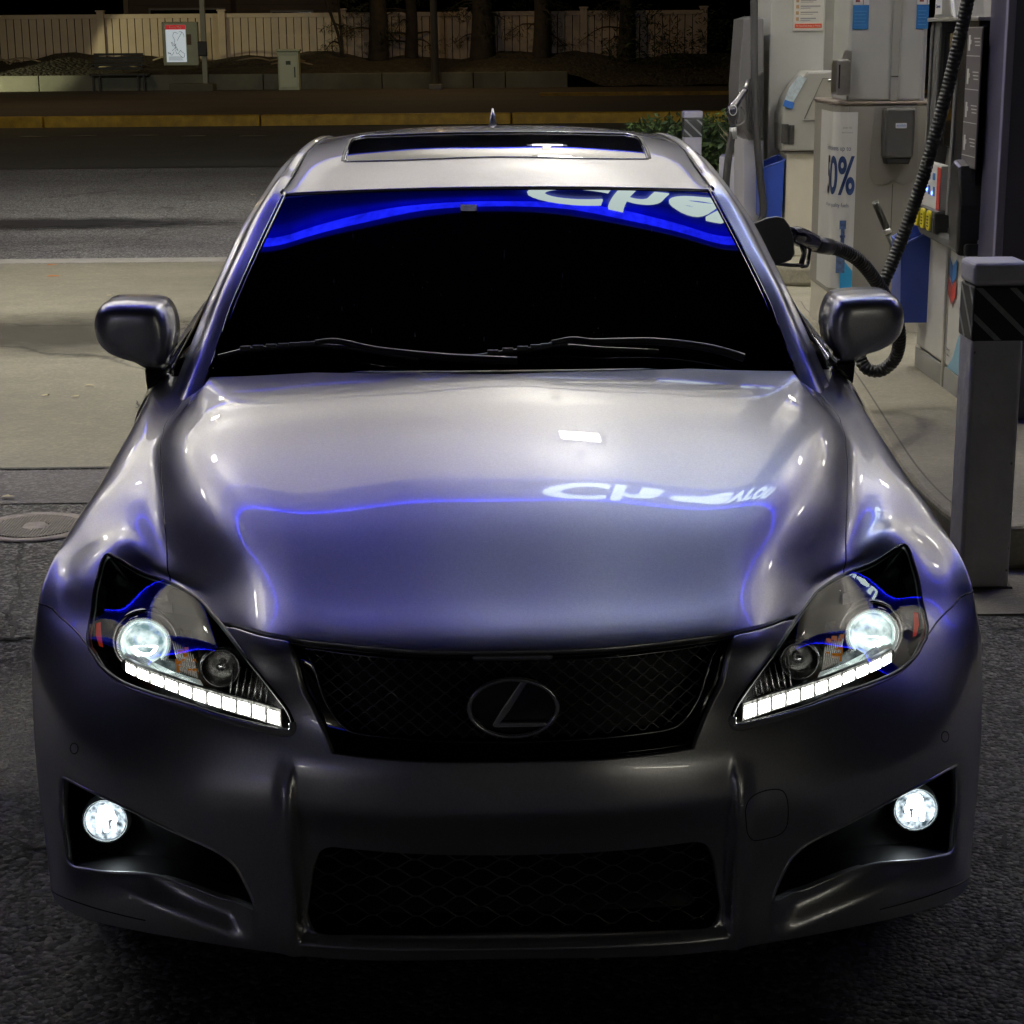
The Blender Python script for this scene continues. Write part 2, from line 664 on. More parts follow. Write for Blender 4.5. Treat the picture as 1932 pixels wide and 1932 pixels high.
def kerb(name, m, label, x0, x1, y0, y1, z0, z1, cuts=(), cat="kerb"):
    t = bmesh.new()
    xs = [x0] + list(cuts) + [x1]
    for a, b in zip(xs[:-1], xs[1:]):
        add_box(t, a + .012, b - .012, y0, y1, z0, z1, .03, 3)
    o = link(name, t, m)
    tag(o, kind='structure')
    return o


YELLOW = mat("yellow_kerb_paint", (.50, .30, .015), .6, noise=.35, nscale=5, bump=.4, bscale=20, bdist=.01)
kerb("kerb", YELLOW, "", -60, 60, 35.25, 35.55, -.2, .16, cuts=[-52, -44, -36, -28, -21, -15.2, -8.7, -4.4, .6, 6.5, 13, 20, 30])
kerb("kerb", mat("yellow_kerb_worn", (.32, .19, .02), .7, noise=.5, nscale=3), "", 1.5, 60, 46.0, 46.2, .1, .22, cuts=[12, 24, 36])

# ================================================================== canopy over the pumps (its lamps light the scene)
CZ0, CZ1 = 4.45, 5.25
CX0, CX1, CY0, CY1 = -7.5, 11.0, 4.62, 12.0
can = thing("canopy", "white petrol station canopy over the pumps with a blue lit edge band", "canopy", (2.3, 5.2, 0))
UND = mat("canopy_soffit", (.90, .89, .86), .5, noise=.04, nscale=2)
bm = bmesh.new()
add_box(bm, CX0 + .1, CX1 - .1, CY0 + .1, CY1 - .1, CZ0 + .05, CZ1 - .1, 0)
link("canopy_deck", bm, UND, can)
FASC = mat("fascia_blue", (.015, .04, .78), .35, coat=.3, emit=(.0, .008, 1.0), estr=.12)  # faint emission paints some of the LED wash into the fascia
for nm, b in (("fascia", (CX0, CX1, CY0, CY0 + .1)), ("fascia", (CX0, CX1, CY1 - .1, CY1)), ("fascia", (CX0, CX0 + .1, CY0 + .1, CY1 - .1)), ("fascia", (CX1 - .1, CX1, CY0 + .1, CY1 - .1))):
    box(nm, FASC, can, *b, CZ0, CZ1, .01)
LEDB = emitter("blue_led", (.010, .017, 1.0), 12)
_nt = LEDB.node_tree
_tc = _nt.nodes.new("ShaderNodeTexCoord")
_wv = _nt.nodes.new("ShaderNodeTexNoise")
_wv.inputs["Scale"].default_value = 3.2
_wv.inputs["Detail"].default_value = 5
_wv.inputs["Roughness"].default_value = .8
_mr = _nt.nodes.new("ShaderNodeMapRange")
_mr.inputs["From Min"].default_value = .35
_mr.inputs["From Max"].default_value = .65
_mr.inputs["To Min"].default_value = 5
_mr.inputs["To Max"].default_value = 15
_nt.links.new(_tc.outputs["Object"], _wv.inputs["Vector"])
_nt.links.new(_wv.outputs["Fac"], _mr.inputs["Value"])
_nt.links.new(_mr.outputs[0], _nt.nodes["Emission"].inputs[1])
for b in ((CX0 - .05, CX1 + .05, CY0 - .10, CY0 - .03), (CX0 - .05, CX1 + .05, CY1 + .03, CY1 + .10), (CX0 - .10, CX0 - .03, CY0, CY1), (CX1 + .03, CX1 + .10, CY0, CY1)):
    box("led_band", LEDB, can, *b, CZ1 - .080, CZ1 - .05, .005)
    box("led_visor", mat("visor_blue", (.01, .02, .15), .4), can, b[0] - .01, b[1] + .01, b[2] - .03, b[3] + .03, CZ1 - .015, CZ1 + .02, .005)
LAMP = emitter("canopy_lamp", (1.0, .96, .88), 15)
LAMP_W = 13
SOFFIT_FILL_W = 180  # upward light added inside each fixture to brighten the soffit
lamps = []
for y in (5.35, 8.7, 11.2):
    for x in (-5.6, -2.9, .55, 3.6, 7.2):
        lamps.append((x, y))
for i, (x, y) in enumerate(lamps):
    c = thing("canopy_light", "square lamp in the canopy underside, %s row, %s over the lanes" % ("front" if y < 7 else "middle" if y < 10 else "rear", ("outermost left", "second from left", "just right of the car", "above the pumps", "outermost right")[i % 5]), "lamp", (x, y, CZ0), "square lamps under the canopy")
    box("stem", WHITEPL, c, x - .04, x + .04, y - .04, y + .04, CZ0 - .42, CZ0 + .049, .005)  # drop chosen so the added upward light spreads softly on the soffit
    box("housing", WHITEPL, c, x - .20, x + .20, y - .20, y + .20, CZ0 - .46, CZ0 - .42, .005)
    box("lit_panel", LAMP, c, x - .15, x + .15, y - .15, y + .15, CZ0 - .467, CZ0 - .461, 0)
    for nm, w_, zz, rx, sp in (("lamp_light", LAMP_W, -.474, 0, 104), ("soffit_fill", SOFFIT_FILL_W, -.410, 180, 175)):
        ld = bpy.data.lights.new(nm, 'AREA')
        ld.shape = 'SQUARE'
        ld.size = .29 if rx == 0 else .46
        ld.energy = w_
        ld.color = (1.0, .95, .87)
        ld.spread = R(sp)
        lo = bpy.data.objects.new(nm, ld)
        COL.objects.link(lo)
        lo.location = (0, 0, zz)
        lo.rotation_euler = (R(rx), 0, 0)
        lo.parent = c
SIGN = emitter("sign_letters", (.80, .97, .93), 5.5)
sg_ = thing("canopy_sign", "white lit lettering on the blue canopy edge", "sign", (2, CY0, CZ0))
text("sign_lettering", "Chevron", .88, SIGN, sg_, (.22, CY0 - .04, CZ0 + .36), extrude=.02, align='LEFT', sx=.98, bold=.018)
# canopy columns standing on the island
colA = thing("canopy_column", "dark navy clad canopy column behind the white bollard", "column", (2.5, 5.0, .15))
box("column_cladding", NAVY, colA, 2.03, 2.62, 4.66, 4.96, .15, CZ0, .012)
box("lit_edge_strip", mat("lit_edge_lilac", (.30, .29, .42), .35), colA, 2.018, 2.05, 4.645, 4.68, .15, CZ0, .004)  # strip added to paint lilac light along the column's left edge

# ================================================================== the car
CAR = thing("parked_car", "silver sedan facing the viewer at the petrol pump with headlights and fog lamps lit", "car", (0, 2.3, 0))


def spline_basis(tk, ts):
    """natural cubic spline: value and derivative matrices (len(ts) x len(tk))"""
    tk = np.asarray(tk, float)
    ts = np.asarray(ts, float)
    n = len(tk)
    h = np.diff(tk)
    A = np.zeros((n, n))
    B = np.zeros((n, n))
    A[0, 0] = A[-1, -1] = 1
    for i in range(1, n - 1):
        A[i, i - 1] = h[i - 1]
        A[i, i] = 2 * (h[i - 1] + h[i])
        A[i, i + 1] = h[i]
        B[i, i - 1] = 6 / h[i - 1]
        B[i, i] = -6 / h[i - 1] - 6 / h[i]
        B[i, i + 1] = 6 / h[i]
    Mx = np.linalg.solve(A, B)
    idx = np.clip(np.searchsorted(tk, ts, side='right') - 1, 0, n - 2)
    hh = h[idx]
    a = (tk[idx + 1] - ts) / hh
    b = (ts - tk[idx]) / hh
    V = np.zeros((len(ts), n))
    r = np.arange(len(ts))
    V[r, idx] += a
    V[r, idx + 1] += b
    V += ((a ** 3 - a) * hh ** 2 / 6)[:, None] * Mx[idx] + ((b ** 3 - b) * hh ** 2 / 6)[:, None] * Mx[idx + 1]
    return V


def sstep(x, a, b):
    t = np.clip((x - a) / (b - a), 0, 1)
    return t * t * (3 - 2 * t)


class Surf:
    def __init__(self, net, disp=None, ku=None, kv=None):
        """net rows (v) x cols (u); mirrored across x=0 when the first column has x=0"""
        P = np.array(net, float)
        self.mir = bool(np.all(np.abs(P[:, 0, 0]) < 1e-9))
        if self.mir:
            Q = P[:, 1:][:, ::-1].copy()
            Q[:, :, 0] *= -1
            P = np.concatenate([Q, P], axis=1)
        self.P = P
        if ku is None:
            du = np.linalg.norm(np.diff(P, axis=1), axis=2).mean(axis=0)
            ku = np.concatenate([[0], np.cumsum(du)])
            if self.mir:
                ku = ku - ku[len(ku) // 2]
        if kv is None:
            dv = np.linalg.norm(np.diff(P, axis=0), axis=2).mean(axis=1)
            kv = np.concatenate([[0], np.cumsum(dv)])
        self.ku, self.kv = ku, kv
        self.disp = disp
        self.tree = None

    def ev(self, uv):
        uv = np.asarray(uv, float).reshape(-1, 2)
        out = np.empty((len(uv), 3))
        for i in range(0, len(uv), 6000):
            q = uv[i:i + 6000]
            Bu = spline_basis(self.ku, np.clip(q[:, 0], self.ku[0], self.ku[-1]))
            Bv = spline_basis(self.kv, np.clip(q[:, 1], self.kv[0], self.kv[-1]))
            out[i:i + 6000] = np.einsum('ni,nj,ijk->nk', Bv, Bu, self.P)
        if self.disp:
            out = self.disp(out)
        return out

    def nrm(self, uv, e=.0015):
        uv = np.asarray(uv, float).reshape(-1, 2)
        lo = np.array([self.ku[0], self.kv[0]])
        hi = np.array([self.ku[-1], self.kv[-1]])
        c = np.clip(uv, lo + 2 * e, hi - 2 * e)
        du = self.ev(c + [e, 0]) - self.ev(c - [e, 0])
        dv = self.ev(c + [0, e]) - self.ev(c - [0, e])
        n = np.cross(du, dv)
        l = np.linalg.norm(n, axis=1, keepdims=True)
        n = n / np.maximum(l, 1e-12)
        return n * self.sgn()

    def sgn(self):
        if not hasattr(self, '_sg'):
            self._sg = 1.0
            c = np.array([[(self.ku[0] + 2 * self.ku[-1]) / 3 if self.mir else (self.ku[0] + self.ku[-1]) / 2, (self.kv[0] + self.kv[-1]) / 2]])
            n = self.nrm(c)[0]
            p = self.ev(c)[0]
            out = p - np.array([0, 2.0, .5])
            self._sg = 1.0 if n @ out > 0 else -1.0
        return self._sg

    def bvh(self, nu=220, nv=220):
        if self.tree is None:
            us = np.linspace(0 if self.mir else self.ku[0], self.ku[-1], nu)
            vs = np.linspace(self.kv[0], self.kv[-1], nv)
            U, V = np.meshgrid(us, vs)
            uv = np.stack([U.ravel(), V.ravel()], 1)
            pts = self.ev(uv)
            tris = []
            for j in range(nv - 1):
                for i in range(nu - 1):
                    a = j * nu + i
                    tris.append((a, a + 1, a + nu + 1))
                    tris.append((a, a + nu + 1, a + nu))
            self.tree = BVHTree.FromPolygons([Vector(p) for p in pts], tris)
            self.tr, self.tuv, self.tp = tris, uv, pts
        return self.tree

    def _uv(self, loc, fi):
        a, b, c = self.tr[fi]
        A, B, C = self.tp[a], self.tp[b], self.tp[c]
        v0, v1, v2 = B - A, C - A, np.array(loc) - A
        d00, d01, d11, d20, d21 = v0 @ v0, v0 @ v1, v1 @ v1, v2 @ v0, v2 @ v1
        den = d00 * d11 - d01 * d01
        if abs(den) < 1e-18:
            return self.tuv[a]
        w1 = (d11 * d20 - d01 * d21) / den
        w2 = (d00 * d21 - d01 * d20) / den
        return self.tuv[a] * (1 - w1 - w2) + self.tuv[b] * w1 + self.tuv[c] * w2

    def uv(self, q):
        """q: (px,py) pixel of the right half, or (x,y,z)"""
        self.bvh()
        if len(q) == 2:
            loc, n, fi, d = self.tree.ray_cast(Vector(CAM_P), ray(*q))
            if loc is None:
                best = None
                o = Vector(CAM_P)
                dr = ray(*q).normalized()
                for k in range(120):
                    p = o + dr * (2.4 + k * .03)
                    l, n, f, dd = self.tree.find_nearest(p)
                    if best is None or dd < best[0]:
                        best = (dd, l, f)
                return self._uv(best[1], best[2])
            return self._uv(loc, fi)
        loc, n, fi, d = self.tree.find_nearest(Vector(q))
        return self._uv(loc, fi)


def densify(uvs, res, closed=True):
    out = []
    n = len(uvs)
    for i in range(n if closed else n - 1):
        a, b = np.array(uvs[i]), np.array(uvs[(i + 1) % n])
        k = max(1, int(np.ceil(np.linalg.norm(b - a) / res)))
        for t in range(k):
            out.append(a + (b - a) * t / k)
    if not closed:
        out.append(np.array(uvs[-1]))
    return out


def smooth_line(uvs, n=6, corner=42):
    """Catmull-Rom through open polyline but keeps sharp corners"""
    P = [np.array(p, float) for p in uvs]
    cut = [0]
    for i in range(1, len(P) - 1):
        a, b = P[i] - P[i - 1], P[i + 1] - P[i]
        c = a @ b / (np.linalg.norm(a) * np.linalg.norm(b) + 1e-12)
        if c < math.cos(math.radians(corner)):
            cut.append(i)
    cut.append(len(P) - 1)
    out = []
    for s, e in zip(cut[:-1], cut[1:]):
        seg = P[s:e + 1]
        if len(seg) == 2:
            out.append(seg[0])
            continue
        c = crom([(p[0], p[1], 0) for p in seg], n)
        out += [np.array((q[0], q[1])) for q in c[:-1]]
    out.append(P[-1])
    return out


def inside(poly, pts):
    poly = np.array(poly)
    x, y = pts[:, 0], pts[:, 1]
    r = np.zeros(len(pts), bool)
    j = len(poly) - 1
    for i in range(len(poly)):
        xi, yi = poly[i]
        xj, yj = poly[j]
        c = ((yi > y) != (yj > y)) & (x < (xj - xi) * (y - yi) / (yj - yi + 1e-15) + xi)
        r ^= c
        j = i
    return r


def dist_poly(poly, pts):
    P = np.array(poly)
    Q = np.roll(P, -1, axis=0)
    d = np.full(len(pts), 1e9)
    for a, b in zip(P, Q):
        ab = b - a
        t = np.clip(((pts - a) @ ab) / (ab @ ab + 1e-15), 0, 1)
        d = np.minimum(d, np.linalg.norm(pts - (a + t[:, None] * ab), axis=1))
    return d


def shrink(poly, g):
    if g == 0:
        return poly
    P = np.array(poly)
    area = .5 * np.sum(P[:, 0] * np.roll(P[:, 1], -1) - np.roll(P[:, 0], -1) * P[:, 1])
    s = 1 if area > 0 else -1
    out = []
    n = len(P)
    for i in range(n):
        e1 = P[i] - P[i - 1]
        e2 = P[(i + 1) % n] - P[i]
        n1 = np.array([-e1[1], e1[0]]) / (np.linalg.norm(e1) + 1e-12)
        n2 = np.array([-e2[1], e2[0]]) / (np.linalg.norm(e2) + 1e-12)
        m = n1 + n2
        l = np.linalg.norm(m)
        m = m / l if l > 1e-6 else n1
        k = 1 / max(.35, float(m @ n1))
        out.append(P[i] + m * g * k * s)
    return [np.array(p) for p in out]


def patch(name, S, outline, m, parent, holes=(), res=.02, gap=.0, off=0.0, rim=0.0, shift=None, double=False, sgn=1, hole_rim=None):
    """trim the surface S to an outline (uv), with holes; rim = depth of a folded edge"""
    ol = shrink(densify(outline, res), gap)
    hs = [shrink(densify(h, res), -gap) for h in holes]
    arr = np.array(ol)
    lo, hi = arr.min(0), arr.max(0)
    gx = np.arange(lo[0] + res * .37, hi[0], res)
    gy = np.arange(lo[1] + res * .41, hi[1], res)
    X, Y = np.meshgrid(gx, gy)
    X = X + (np.arange(len(gy)) % 2)[:, None] * res * .5
    g = np.stack([X.ravel(), Y.ravel()], 1)
    k = inside(ol, g)
    for h in hs:
        k &= ~inside(h, g)
    g = g[k]
    k = dist_poly(ol, g) > res * .45
    for h in hs:
        k &= dist_poly(h, g) > res * .45
    g = g[k]
    verts = [Vector((p[0], p[1])) for p in ol]
    edges = [(i, (i + 1) % len(ol)) for i in range(len(ol))]
    for h in hs:
        b = len(verts)
        verts += [Vector((p[0], p[1])) for p in h]
        edges += [(b + i, b + (i + 1) % len(h)) for i in range(len(h))]
    verts += [Vector((p[0], p[1])) for p in g]
    ov, oe, of, _, _, _ = delaunay_2d_cdt(verts, edges, [], 0, 1e-6)
    uv = np.array([(v.x, v.y) for v in ov])
    cen = np.array([uv[list(f)].mean(0) for f in of])
    kf = inside(ol, cen)
    for h in hs:
        kf &= ~inside(h, cen)
    faces = [of[i] for i in range(len(of)) if kf[i]]
    pts = S.ev(uv)
    nr = S.nrm(uv)
    pts = pts + nr * off
    if shift is not None:
        pts = pts + np.array(shift)
    if sgn < 0:
        pts = pts * [-1, 1, 1]
        nr = nr * [-1, 1, 1]
    f0 = []
    for f in faces:
        a, b, c = f[0], f[1], f[2]
        n = np.cross(pts[b] - pts[a], pts[c] - pts[a])
        if n @ nr[a] < 0:
            f = list(reversed(f))
        f0.append(list(f))
    V = [tuple(p) for p in pts]
    Nn = [tuple(n) for n in nr]
    if rim > 0:
        cnt = {}
        for f in f0:
            for i in range(len(f)):
                a, b = f[i], f[(i + 1) % len(f)]
                cnt[(a, b)] = cnt.get((a, b), 0) + 1
        bd = [e for e in cnt if (e[1], e[0]) not in cnt]
        # outward tangent per boundary vertex
        tang = {}
        for a, b in bd:
            e = pts[b] - pts[a]
            t = np.cross(e, nr[a])
            t = t / (np.linalg.norm(t) + 1e-12)
            for q in (a, b):
                tang[q] = tang.get(q, 0) + t
        m1 = {}
        m2 = {}
        r0 = min(.0035, rim * .5)
        for q, t in tang.items():
            t = t / (np.linalg.norm(t) + 1e-12)
            p = pts[q]
            m1[q] = len(V)
            V.append(tuple(p + t * r0 * .7 - nr[q] * r0 * .5))
            nn = nr[q] + t
            Nn.append(tuple(nn / np.linalg.norm(nn)))
            m2[q] = len(V)
            V.append(tuple(p + t * r0 - nr[q] * rim))
            Nn.append(tuple(t))
        for a, b in bd:
            f0.append([b, a, m1[a], m1[b]])
            f0.append([m1[b], m1[a], m2[a], m2[b]])
    me = bpy.data.meshes.new(name)
    me.from_pydata(V, [], f0)
    me.validate()
    me.polygons.foreach_set("use_smooth", [True] * len(me.polygons))
    if len(me.vertices) == len(Nn):
        me.normals_split_custom_set_from_vertices(Nn)
    return link(name, me, m, parent)


def grid(name, S, m, parent, nu=60, nv=60, u0=None, u1=None, v0=None, v1=None, off=0.0, sgn=1):
    us = np.linspace(S.ku[0] if u0 is None else u0, S.ku[-1] if u1 is None else u1, nu)
    vs = np.linspace(S.kv[0] if v0 is None else v0, S.kv[-1] if v1 is None else v1, nv)
    U, V = np.meshgrid(us, vs)
    uv = np.stack([U.ravel(), V.ravel()], 1)
    nr = S.nrm(uv)
    p = S.ev(uv) + nr * off
    if sgn < 0:
        p = p * [-1, 1, 1]
        nr = nr * [-1, 1, 1]
    me = bpy.data.meshes.new(name)
    fs = []
    for j in range(nv - 1):
        for i in range(nu - 1):
            a = j * nu + i
            f = [a, a + 1, a + nu + 1, a + nu]
            n = np.cross(p[f[1]] - p[f[0]], p[f[3]] - p[f[0]])
            if n @ nr[a] < 0:
                f.reverse()
            fs.append(f)
    me.from_pydata([tuple(q) for q in p], [], fs)
    me.polygons.foreach_set("use_smooth", [True] * len(me.polygons))
    me.normals_split_custom_set_from_vertices([tuple(n) for n in nr])
    return link(name, me, m, parent)


NET = [
 [(0, 1.36, 0.993), (0.22, 1.37, 0.992), (0.44, 1.41, 0.988), (0.655, 1.47, 0.975), (0.71, 1.52, 0.955), (0.765, 1.6, 0.945), (0.842, 1.66, 0.905), (0.887, 1.66, 0.7), (0.875, 1.66, 0.22)],
 [(0, 1.22, 0.9908), (0.22, 1.235, 0.9864), (0.44, 1.29, 0.9782), (0.645, 1.385, 0.9652), (0.668, 1.41, 0.96), (0.745, 1.46, 0.93), (0.832, 1.5, 0.89), (0.886, 1.5, 0.68), (0.875, 1.5, 0.22)],
 [(0, 1.03, 0.9749), (0.22, 1.035, 0.9705), (0.43, 1.05, 0.9596), (0.646, 1.08, 0.9336), (0.733, 1.11, 0.879), (0.79, 1.14, 0.858), (0.862, 1.17, 0.8), (0.893, 1.2, 0.62), (0.889, 1.21, 0.24)],
 [(0, 0.83, 0.9463), (0.21, 0.83, 0.9423), (0.41, 0.835, 0.9303), (0.612, 0.84, 0.9021), (0.712, 0.9, 0.839), (0.775, 0.98, 0.832), (0.868, 1, 0.775), (0.896, 1.04, 0.66), (0.901, 1.08, 0.555)],
 [(0, 0.62, 0.9017), (0.2, 0.62, 0.8994), (0.38, 0.63, 0.8883), (0.555, 0.65, 0.8642), (0.68, 0.74, 0.795), (0.765, 0.85, 0.8), (0.866, 0.88, 0.762), (0.899, 0.92, 0.71), (0.905, 0.95, 0.64)],
 [(0, 0.42, 0.8442), (0.18, 0.42, 0.8424), (0.34, 0.43, 0.8349), (0.5, 0.49, 0.8159), (0.66, 0.64, 0.748), (0.761, 0.74, 0.765), (0.87, 0.77, 0.718), (0.905, 0.8, 0.705), (0.908, 0.84, 0.66)],
 [(0, 0.19, 0.762), (0.17, 0.195, 0.7626), (0.32, 0.225, 0.7594), (0.455, 0.33, 0.7557), (0.648, 0.585, 0.716), (0.758, 0.665, 0.744), (0.872, 0.7, 0.69), (0.909, 0.73, 0.688), (0.911, 0.78, 0.654)],
 [(0, 0.085, 0.724), (0.16, 0.09, 0.723), (0.31, 0.125, 0.72), (0.45, 0.225, 0.71), (0.64, 0.55, 0.7), (0.765, 0.6, 0.7), (0.868, 0.65, 0.665), (0.912, 0.67, 0.662), (0.914, 0.72, 0.638)],
 [(0, 0.055, 0.655), (0.16, 0.06, 0.655), (0.33, 0.1, 0.652), (0.465, 0.2, 0.65), (0.625, 0.355, 0.65), (0.745, 0.5, 0.652), (0.85, 0.585, 0.63), (0.91, 0.62, 0.62), (0.915, 0.665, 0.61)],
 [(0, 0.035, 0.58), (0.16, 0.04, 0.58), (0.33, 0.085, 0.585), (0.46, 0.14, 0.587), (0.585, 0.215, 0.59), (0.705, 0.335, 0.588), (0.805, 0.465, 0.585), (0.905, 0.57, 0.565), (0.915, 0.61, 0.567)],
 [(0, 0.01, 0.515), (0.16, 0.015, 0.515), (0.33, 0.055, 0.52), (0.46, 0.105, 0.52), (0.58, 0.168, 0.52), (0.7, 0.262, 0.52), (0.812, 0.385, 0.515), (0.9, 0.525, 0.508), (0.914, 0.565, 0.512)],
 [(0, 0, 0.455), (0.18, 0.007, 0.455), (0.34, 0.042, 0.455), (0.47, 0.09, 0.455), (0.59, 0.148, 0.45), (0.71, 0.235, 0.45), (0.82, 0.355, 0.445), (0.896, 0.49, 0.443), (0.911, 0.535, 0.445)],
 [(0, 0.02, 0.375), (0.18, 0.026, 0.375), (0.34, 0.053, 0.375), (0.47, 0.095, 0.375), (0.59, 0.15, 0.37), (0.71, 0.235, 0.37), (0.82, 0.345, 0.37), (0.89, 0.462, 0.372), (0.907, 0.512, 0.375)],
 [(0, 0.045, 0.29), (0.18, 0.05, 0.29), (0.345, 0.07, 0.29), (0.475, 0.105, 0.29), (0.59, 0.148, 0.29), (0.71, 0.228, 0.29), (0.815, 0.32, 0.29), (0.882, 0.43, 0.3), (0.9, 0.508, 0.3)],
 [(0, 0.05, 0.22), (0.19, 0.055, 0.22), (0.35, 0.076, 0.22), (0.48, 0.11, 0.22), (0.6, 0.148, 0.225), (0.71, 0.198, 0.225), (0.81, 0.272, 0.23), (0.868, 0.385, 0.235), (0.89, 0.515, 0.24)],
 [(0, 0.061, 0.172), (0.21, 0.065, 0.17), (0.36, 0.085, 0.17), (0.5, 0.125, 0.171), (0.6, 0.157, 0.173), (0.7, 0.193, 0.176), (0.8, 0.242, 0.184), (0.852, 0.33, 0.19), (0.872, 0.52, 0.19)],
]


def front_disp(p):
    p = p.copy()
    x = np.abs(p[:, 0])
    z = p[:, 2]
    front = (p[:, 1] < .75)
    # centre section lies between two upright ridges, a bit behind the outer skin
    c = (1 - sstep(x, .362, .376)) * (1 - sstep(z, .40, .475)) * sstep(z, .196, .208)
    c2 = (1 - sstep(x, .362, .374)) * (1 - sstep(z, .465, .545)) * sstep(z, .196, .208)
    # beam bulge in the middle
    b = np.exp(-((z - .462) / .035) ** 2) * (1 - sstep(x, .30, .37))
    # ridge itself
    r = np.exp(-((x - .384) / .014) ** 2) * (1 - sstep(z, .47, .54)) * .007
    # fog lamp bay: the skin under it falls back behind a diagonal edge
    zl = .178 + (x - .42) * .30
    f = sstep(x, .44, .50) * (1 - sstep(x, .80, .84)) * sstep(z, zl - .014, zl + .034) * (1 - sstep(z, zl + .05, zl + .13))
    lip = np.exp(-((z - .206) / .010) ** 2) * (1 - sstep(x, .355, .375)) * .006
    y = .018 * c + .010 * c2 - .002 * b - r + .026 * f - lip
    p[:, 1] += np.where(front, y, 0)
    return p


SF = Surf(NET, front_disp)


def U(*qs):
    return [SF.uv(q) for q in qs]


def center(uv):
    return np.array([0.0, uv[1]])


def mirror_close(half):
    """half: polyline from centre to centre on the right; returns closed symmetric loop"""
    h = [np.array(p) for p in half]
    left = [np.array([-p[0], p[1]]) for p in reversed(h)]
    return h + left[1:-1] if abs(h[0][0]) < 1e-9 and abs(h[-1][0]) < 1e-9 else h + left


def line3(uvs, off=0.0, sg=1):
    P = SF.ev(np.array(uvs))
    n = SF.nrm(np.array(uvs))
    P = P + n * off
    if sg < 0:
        P = P * [-1, 1, 1]
    return [Vector(p) for p in P]


# traced outlines (right half)
SHUT = smooth_line(U((1493, 687), (1525, 713), (1542, 735), (1565, 764), (1584, 788), (1590, 808), (1596, 844), (1599, 880), (1598, 953), (1596, 1026), (1593, 1083)), 4, 60)
HLTOP = smooth_line(U((1593, 1083), (1570, 1096), (1542, 1117), (1521, 1144), (1508, 1161)), 4, 60)
HOODFRONT = smooth_line(U((1508, 1161), (1473, 1168), (1404, 1187), (1335, 1201), (1266, 1210), (1207, 1217), (1090, 1226), (970, 1229)), 4, 60)
REAR = [center(SF.uv((948, 703)))] + list(U((1100, 700.5), (1250, 697), (1400, 691), (1493, 687)))
HOODFRONT[-1] = center(HOODFRONT[-1])
hood = REAR[:-1] + SHUT[:-1] + HLTOP[:-1] + HOODFRONT
hood_o = mirror_close(hood)
HOODOBJ = patch("hood", SF, hood_o, PAINT, CAR, res=.02, gap=.0028, rim=.010)

HLIN = smooth_line(U((1508, 1161), (1484, 1197), (1459, 1234), (1421, 1285), (1394, 1323), (1382, 1348)), 4, 60)
HLTIP = smooth_line(U((1382, 1348), (1381, 1358), (1386, 1366), (1398, 1367)), 3, 60)
HLBOT = smooth_line(U((1398, 1367), (1473, 1348), (1525, 1332), (1576, 1313), (1645, 1289), (1697, 1265), (1728, 1237), (1738, 1220)), 4, 60)
HLOUT = smooth_line(U((1738, 1220), (1748, 1203), (1750, 1182), (1745, 1155), (1738, 1124), (1728, 1075), (1718, 1042), (1711, 1030)), 4, 60)
HLUP = smooth_line(U((1711, 1030), (1704, 1027), (1695, 1032), (1673, 1046), (1638, 1066), (1593, 1083)), 4, 60)
headlight_o = HLTOP[:-1] + HLIN[:-1] + HLTIP[:-1] + HLBOT[:-1] + HLOUT[:-1] + HLUP[:-1]

SEAM = smooth_line(U((1738, 1220), (1755, 1192), (1769, 1172), (1797, 1144), (1822, 1121)) + [SF.uv((.925, .70, .606))] + [np.array(SF.uv((.92, .72, .612)))], 3, 80)
ARC = []
for a in range(180, -1, -6):
    pass
umax = SF.ku[-1]
# fender: shut line - cowl corner - door line - sill - wheel arch - seam - headlight
seam_end = np.array([umax, SEAM[-1][1]])
SEAM[-1] = seam_end
door_line = [SF.uv((.668, 1.49, .972)), SF.uv((.74, 1.56, .950)), SF.uv((.78, 1.565, .930)), SF.uv((.81, 1.53, .915)), SF.uv((.85, 1.50, .87)), SF.uv((.886, 1.50, .68)), SF.uv((.885, 1.5, .4))]
vdoor = SF.uv((.875, 1.5, .24))[1]
fender = [SHUT[0]] + [np.array(q) for q in door_line] + [np.array([umax, vdoor])]
nv_ = 30
for i in range(1, nv_ + 1):
    fender.append(np.array([umax, vdoor + (seam_end[1] - vdoor) * i / nv_]))
fender += list(reversed(SEAM))[1:-1] + [SEAM[0]] + HLOUT[1:-1] + HLUP[:-1] + list(reversed(SHUT))[:-1]
for sg in (1, -1):
    patch("fender", SF, fender, PAINT, CAR, res=.02, gap=.0022, rim=.010, sgn=sg)

for sg in (1, -1):
    P_ = SF.ev(np.array(densify(SHUT, .01, False)))
    N_ = SF.nrm(np.array(densify(SHUT, .01, False)))
    tube("hood_gap", BLACK, CAR, [Vector(((p - n * .0022)[0] * sg, (p - n * .0022)[1], (p - n * .0022)[2])) for p, n in zip(P_, N_)], .0026, 5)

for sg in (1, -1):
    tube("panel_gap", BLACK, CAR, line3(densify(SEAM[:-2], .01, False), -.0012, sg), .0024, 5)
